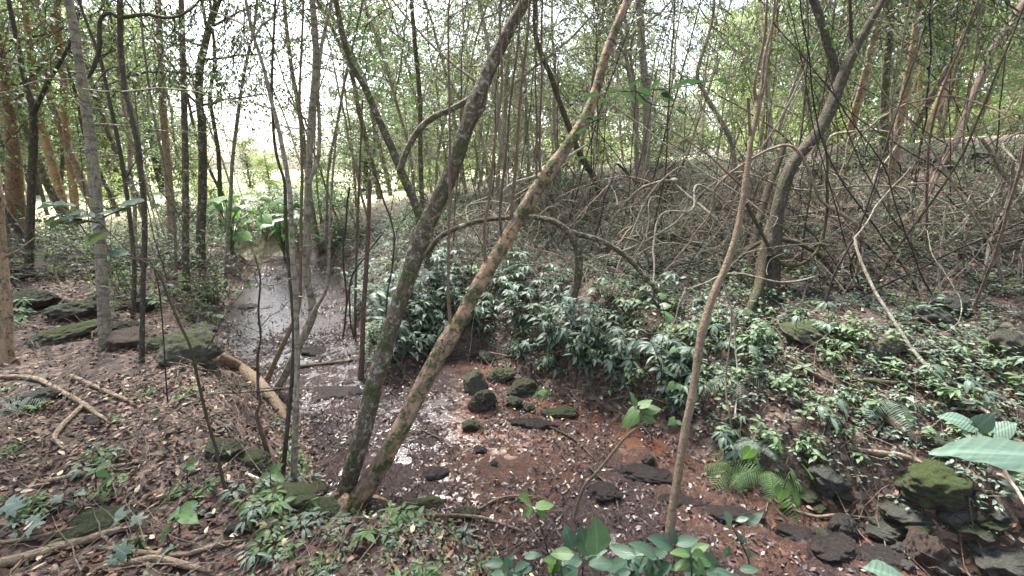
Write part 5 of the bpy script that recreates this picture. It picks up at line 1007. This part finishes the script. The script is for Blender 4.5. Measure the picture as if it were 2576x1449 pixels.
for nm_, lb, u0, v0, u1, v1, n, y, mat in [('leafy_branch', 'loose spray of dark pointed leaves hanging left of the mossy leaning trunk', 880, 60, 1130, 330, 60, 3.6, 'leaf_fresh'), ('leafy_branch', 'dense dark leafy spray in the upper left', 420, 40, 660, 330, 700, 5.0, 'leaf_canopy'),
                                   ('leafy_branch', 'bright green leaf cluster in the upper right behind the fork', 1990, 50, 2100, 170, 120, 4.9, 'leaf_fresh'), ('leafy_branch', 'dark leafy bough hanging in the upper right corner', 2230, 0, 2600, 230, 900, 5.2, 'leaf_canopy'), ('leafy_branch', 'small dark leaves scattered over the left trunks near the top', 0, 0, 420, 300, 700, 5.6, 'leaf_canopy'), ('leafy_branch', 'greyish leafy boughs filling the top between the two leaning trunks', 1000, -20, 1500, 200, 500, 5.8, 'leaf_grey'), ('leafy_branch', 'small leaves hanging over the tangle at the top right of the pale trunk', 1560, -20, 1900, 260, 420, 6.2, 'leaf_grey'), ('leafy_branch', 'fine grey green twigs and leaves across the top behind the pale peeling trunk', 1330, -30, 1700, 170, 620, 7.0, 'leaf_grey'), ('leafy_branch', 'fine leaves across the top right of the fork', 2080, -30, 2300, 200, 420, 6.6, 'leaf_grey'), ('leafy_branch', 'dark leaves in front of the open sky left of the spotted tree', 500, 120, 760, 380, 520, 6.4, 'leaf_canopy'), ('leafy_branch', 'hazy grey green leaves high between the pale peeling trunk and the slim smooth tree', 1540, -40, 1960, 330, 800, 8.2, 'leaf_grey'), ('leafy_branch', 'hazy grey green leaves high behind the mossy leaning trunk', 1080, -40, 1520, 330, 800, 8.6, 'leaf_grey'), ('leafy_branch', 'thin leafy boughs at the top right beyond the bent tree', 1960, -40, 2560, 280, 900, 8.4, 'leaf_canopy'), ('leafy_branch', 'fine dark leaves high across the open sky above the stream', 500, -30, 860, 170, 620, 7.5, 'leaf_canopy'), ('leafy_branch', 'grey green leaves low across the open sky above the stream bend', 520, 200, 860, 440, 420, 8.4, 'leaf_grey'), ('leafy_branch', 'fine dark leaves across the top between the spotted tree and the mossy trunk', 820, -30, 1180, 240, 560, 6.8, 'leaf_canopy')]:
    L_ = []; st = []
    for j in range(max(3, n // 22)):
        a = (r3.uniform(u0, u1), v0 - 30); q = [a]; 
        for i in range(6): q.append((q[-1][0] + r3.normal(0, (u1 - u0) * .12), q[-1][1] + (v1 - v0) / 6 * r3.uniform(.6, 1.2)))
        st.append(q)
        for i in range(n // max(3, n // 22)):
            k = r3.integers(0, 6); f = r3.random(); u = q[k][0] * (1 - f) + q[k + 1][0] * f + r3.normal(0, 8); v = q[k][1] * (1 - f) + q[k + 1][1] * f + r3.normal(0, 5); s_ = 62 / y * r3.uniform(.7, 1.2) ; an = r3.uniform(0, 6.28); L_.append((u, v, u + s_ * math.cos(an), v + s_ * .6 * abs(math.sin(an)) + 3))
    leafy(nm_, lb, None, y, L_, mat, L_MID, stems=st, cat='branch', dy=.18, wid=1.1)
# ------------------------------------------------------------------ ferns
L_PINNA = leaf_tpl(12, .2, .1, .3, prof=lambda y: (1 - y) ** .6 * (.55 + .45 * (int(y * 12 + .5) % 2)))
def frond(lv, sm, a, L, rg, lift):
    d = np.array([math.cos(a), math.sin(a), lift]); p = wander((0, 0, 0), d, L, L / 19, .03, -.08, rg); sm.tube(p, np.linspace(.003, .001, len(p)), 4, cap=False)
    t_ = nz(np.gradient(p, axis=0)); side = nz(np.cross(t_, [0, 0, 1])); O, D, S_, Nn = [], [], [], []
    for i in range(2, len(p)):
        f = i / len(p); wl = L * .27 * math.sin(math.pi * min(1, .2 + f * .8)) + .008
        for sg in (-1, 1): O.append(p[i]); D.append(nz(side[i] * sg + t_[i] * .55 - np.array([0, 0, .15]))); S_.append(wl); Nn.append(np.cross(side[i], t_[i]) + rg.normal(0, .12, 3))
    lv.leaves(L_PINNA, np.array(O), np.array(D), np.array(Nn), np.array(S_), np.clip(.011 / np.array(S_) / .2, .6, 2.2) * .8)
def fern(seed, nf, L, mat, label, g, group=None, a0=0, spread=6.28):
    rg = np.random.default_rng(seed); rt = root('fern', tuple(g), label, 'fern', group)
    for k in range(nf):
        lv = MB(); sm = MB(); frond(lv, sm, a0 + k * spread / nf + rg.normal(0, .15), L * rg.uniform(.75, 1.1), rg, rg.uniform(.35, 1.0)); f = lv.build('frond', M[mat], rt); sm.build('rachis', M['bark_olive'], f)
M['leaf_fern'] = leaf_mat('leaf_fern', (.05, .11, .035), (.09, .17, .06), .5, .3, .4)
fern(1, 9, .37, 'leaf_fern', 'largest light green fern at the foot of the right bank', G(1935, 1190)); fern(2, 7, .36, 'leaf_fern', 'smaller fern to the left of the largest one', G(1850, 1180)); fern(3, 8, .22, 'leaf_under', 'darker fern behind the largest one', G(1910, 1120))
fern(4, 6, .2, 'leaf_fern', 'tiny fern hanging from the mossy slab in the stone group', G(1352, 985)); fern(5, 7, .35, 'leaf_under', 'bluish fern higher on the right bank', G(1850, 945)); fern(6, 7, .35, 'leaf_under', 'bluish fern near the dark rotting log', G(2235, 1010)); fern(7, 9, .26, 'leaf_under', 'strap leaved rosette in the litter by the left edge', G(50, 1010))
# ------------------------------------------------------------------ large taro plants
def taro(label, leaves, y, foot, dy=.1, tilt=(0, -.6, .8), wid=1.05):
    b0 = G(*foot) if foot[1] < 1700 else np.array([P(foot[0], 1449, y)[0], y, 0.]); rt = root('taro_plant', tuple(b0), label, 'plant'); rr_ = np.random.default_rng(int(foot[0]))
    if y > 3:
        leaves = [(a_, b_, a_ + (c_ - a_) * .7, b_ + (d_ - b_) * .7) for a_, b_, c_, d_ in leaves]; um, vm = np.mean([l[0] for l in leaves]), np.mean([l[1] for l in leaves])
        for _ in range(12): uu_, vv_ = um + rr_.normal(0, 45), vm + rr_.normal(8, 28); an_ = rr_.uniform(0, 6.28); leaves.append((uu_, vv_, uu_ + 26 * math.cos(an_), vv_ + 14 * math.sin(an_)))
    for (u0, v0, u1, v1) in leaves:
        a = P(u0, v0, y + rr_.normal(0, dy)); c_ = P(u1, v1, a[1] + rr_.normal(0, dy)); s_ = np.linalg.norm(c_ - a); lf = MB().leaves(L_HEART, [a - b0], [c_ - a], rr_.normal(0, .15, (1, 3)) + np.array([tilt]), s_, wid).build('leaf', M['leaf_taro' if y > 3 else 'leaf_pale'], rt)
        q, r_ = smooth_path([(0, 0, -.02), (a - b0) * [.35, .35, .7], a - b0], [.014, .01, .006], .05); MB().tube(q, r_, 7).build('stalk', M['leaf_taro'], lf)
taro('clump of big bright green heart shaped leaves beyond the stream bend', [(700, 530, 740, 505), (660, 545, 690, 565), (720, 560, 760, 590), (740, 540, 790, 525), (690, 580, 660, 600), (760, 585, 800, 575), (640, 500, 600, 490), (700, 500, 720, 470), (750, 510, 790, 490), (680, 560, 640, 575), (590, 520, 550, 500), (720, 590, 745, 615), (770, 560, 800, 600)], 8.6, (715, 640), .25)
taro('second clump of large leaves left of the brighter one', [(560, 520, 520, 500), (580, 540, 545, 560), (600, 520, 640, 500), (590, 500, 570, 480), (560, 600, 590, 585), (600, 590, 640, 600), (620, 560, 590, 545)], 8.9, (585, 640), .25)
taro('big pale green leaf reaching in at the right edge', [(2680, 1160, 2378, 1088)], 1.25, (2700, 1800), 0, (0, .12, 1), .62)
taro('big lobed pale leaf at the bottom edge right of the middle', [(2290, 1470, 2195, 1412)], 1.2, (2330, 1800), 0, (0, -.4, .9))
taro('cluster of pale bluish leaves under the right edge leaf', [(2440, 1065, 2370, 1040), (2460, 1075, 2500, 1040), (2500, 1090, 2560, 1060)], 2.0, (2470, 1180), .04, (0, -.4, .9))
# ------------------------------------------------------------------ leaf litter, wet leaves, ground cover
def polar(n, r0, r1, rg, amax=62, pw=1.0):
    a = np.radians(rg.uniform(-amax, amax, n)); r = np.sqrt(r0 ** 2 + (r1 ** 2 - r0 ** 2) * rg.random(n) ** pw); return r * np.sin(a), r * np.cos(a)
def scatter_leaves(name, x, y, size, tpl, mat, lift, tilt, wid, rg, label=None, curl=.45):
    n_ = gnorm(x, y) + rg.normal(0, tilt, (len(x), 3)); a = rg.uniform(0, 6.28, len(x)); d = np.stack([np.cos(a), np.sin(a), rg.normal(0, tilt, len(x))], 1); d = d - (d * n_).sum(1, keepdims=True) * n_ / (n_ ** 2).sum(1, keepdims=True)
    O = np.stack([x, y, gh(x, y) + lift], 1); o = MB().leaves(tpl, O, d, n_, size, wid, rg.normal(0, curl, len(x))).build(name, M[mat]); o['kind'] = 'stuff'; return o
rg = np.random.default_rng(12)
X1, Y1 = [], []
for n_, a, b_ in ((34000, .9, 4.4), (36000, 4.4, 10), (9000, 10, 14)):
    x, y = polar(n_, a, b_, rg); X1.append(x); Y1.append(y)
x = np.concatenate(X1); y = np.concatenate(Y1); k = gs(x, y) > -.03; far_ = gfar(x, y); k &= ~(far_ & (rg.random(len(x)) < .35)); x, y = x[k], y[k]; d_ = np.hypot(x, y)
scatter_leaves('leaf_litter', x, y, rg.uniform(.022, .054, len(x)) * np.where(d_ > 5, 1.15, 1), L_MID, 'litter', rg.uniform(.002, .022, len(x)), .38, rg.uniform(.7, 1.3, len(x)), rg)
x = rg.uniform(-5.4, 4, 110000); y = rg.uniform(.6, 9, 110000); s_ = gs(x, y); k = (s_ < .04) & ((vn(x * 2.2, y * 2.2, 44) + .25 * vn(x * 9, y * 9, 45) > .38) | ((y > 4.2) & (rng.random(len(x)) < .22))); x, y = x[k][:26000], y[k][:26000]
scatter_leaves('wet_leaves', x, y, rg.uniform(.018, .046, len(x)), L_LOW, 'litter_wet', .003, .28, 1.0, rg)
x = rg.uniform(-5, 3, 3000); y = rg.uniform(.8, 7, 3000); k = gs(x, y) < 0; x, y = x[k][:170], y[k][:170]
scatter_leaves('pale_fallen_leaves', x, y, rg.uniform(.018, .04, len(x)), L_MID, 'litter_pale', .014, .12, 1.1, rg)
x, y = polar(9000, 1.2, 9, rg); k = gs(x, y) > .02; x, y = x[k][:420], y[k][:420]
scatter_leaves('pale_litter_leaves', x, y, rg.uniform(.03, .06, len(x)), L_MID, 'litter_pale', .022, .25, 1.0, rg)
# ground cover: tiny plants of a few leaves
def cover(name, n, x, y, mat, size, rg, hh):
    an = rg.uniform(0, 6.28, (len(x), 5)); h_ = rg.uniform(.3, 1, len(x)) * hh; O, D = [], []
    for j in range(5):
        O.append(np.stack([x + .012 * np.cos(an[:, j]), y + .012 * np.sin(an[:, j]), gh(x, y) + h_ * (.6 + .1 * j)], 1)); D.append(np.stack([np.cos(an[:, j]), np.sin(an[:, j]), rg.uniform(-.2, .5, len(x))], 1))
    O = np.vstack(O); D = np.vstack(D); o = MB().leaves(L_MID, O, D, rg.normal(0, .25, O.shape) + [0, 0, 1], np.tile(rg.uniform(.6, 1.2, len(x)) * size, 5), 1.15).build(name, M[mat]); o['kind'] = 'stuff'; return o
x, y = polar(60000, 2.0, 11, rg, 60); k = gfar(x, y) & (gs(x, y) > .12) & (vn(x * 1.5, y * 1.5, 9) + .4 * vn(x * 5, y * 5, 19) > .42) & (np.hypot(x, y) < 10.5); x, y = x[k], y[k]
cover('ground_cover', 0, x[:27000], y[:27000], 'leaf_under', .034, rg, .07)
x, y = polar(14000, 2.5, 10, rg, 60); k = gfar(x, y) & (gs(x, y) > .15) & (vn(x * 1.8, y * 1.8, 77) > .42); x, y = x[k], y[k]; cover('understory', 0, x[:900], y[:900], 'leaf_under', .065, rg, .18); cover('understory_mid_green', 0, x[900:3300], y[900:3300], 'leaf_mid', .05, rg, .2)
x, y = polar(16000, 1.0, 4, rg, 60); k = (~gfar(x, y)) & (gs(x, y) > .0) & ((vn(x * 2.5, y * 2.5, 29) > .55) | ((y < 1.9) & (x > -.9))) & ((x > -1.1) | (rg.random(len(x)) < .12)); x, y = x[k], y[k]
cover('low_herbs', 0, x[:220], y[:220], 'leaf_fresh', .024, rg, .06); cover('low_dark_herbs', 0, x[420:700], y[420:700], 'leaf_under', .024, rg, .04)
# fine twigs strewn over the ground, countless
tw = MB(); rg = np.random.default_rng(17); x, y = polar(5500, 1.0, 10, rg, 58); k = gs(x, y) > -.15; x, y = x[k], y[k]
for i in range(len(x)):
    L = rg.uniform(.12, .55); a = rg.uniform(0, 3.14); t_ = np.linspace(-.5, .5, 6); qx = x[i] + L * t_ * math.cos(a) + rg.normal(0, .008, 6); qy = y[i] + L * t_ * math.sin(a) + rg.normal(0, .008, 6)
    q = np.stack([qx, qy, gh(qx, qy) + .012 + rg.uniform(0, .03) + abs(rg.normal(0, .07)) * (t_ + .5)], 1); tw.tube(q, np.linspace(1, .5, 6) * rg.uniform(.001, .0038), 4, cap=False)
o = tw.build('twig_litter', M['twiglets']); o['kind'] = 'stuff'
# brushwood: the countless thin crossing twigs of the tangle and of the left thicket
rg = np.random.default_rng(23)
for nm, (u0, u1, v0, v1), n, mt in [('brushwood', (1080, 2620, 450, 700), 420, 'twiglets'), ('pale_brushwood', (1080, 2620, 450, 720), 800, 'vine'), ('thicket_twigs', (-60, 700, 560, 740), 900, 'twiglets')]:
    b = MB()
    for k in range(n):
        g = G(rg.uniform(u0, u1), rg.uniform(v0, v1)); L = rg.uniform(.35, 1.5); el = rg.uniform(-.3, 1.2); a = rg.uniform(0, 6.28)
        p = wander(g + [0, 0, rg.uniform(-.03, .25)], (math.cos(a) * math.cos(el), math.sin(a) * math.cos(el), math.sin(el)), L, .09, .16, rg.uniform(-.1, .04), rg); p[:, 2] = np.maximum(p[:, 2], gh(p[:, 0], p[:, 1]) + .01) if k % 2 else p[:, 2]
        b.tube(p, np.linspace(1, .4, len(p)) * rg.uniform(.0015, .0048), 4, cap=False)
    o = b.build(nm, M[mt]); o['kind'] = 'stuff'
print('faces', sum(len(o.data.polygons) for o in sc.objects if o.type == 'MESH'), 'objects', len(sc.objects))
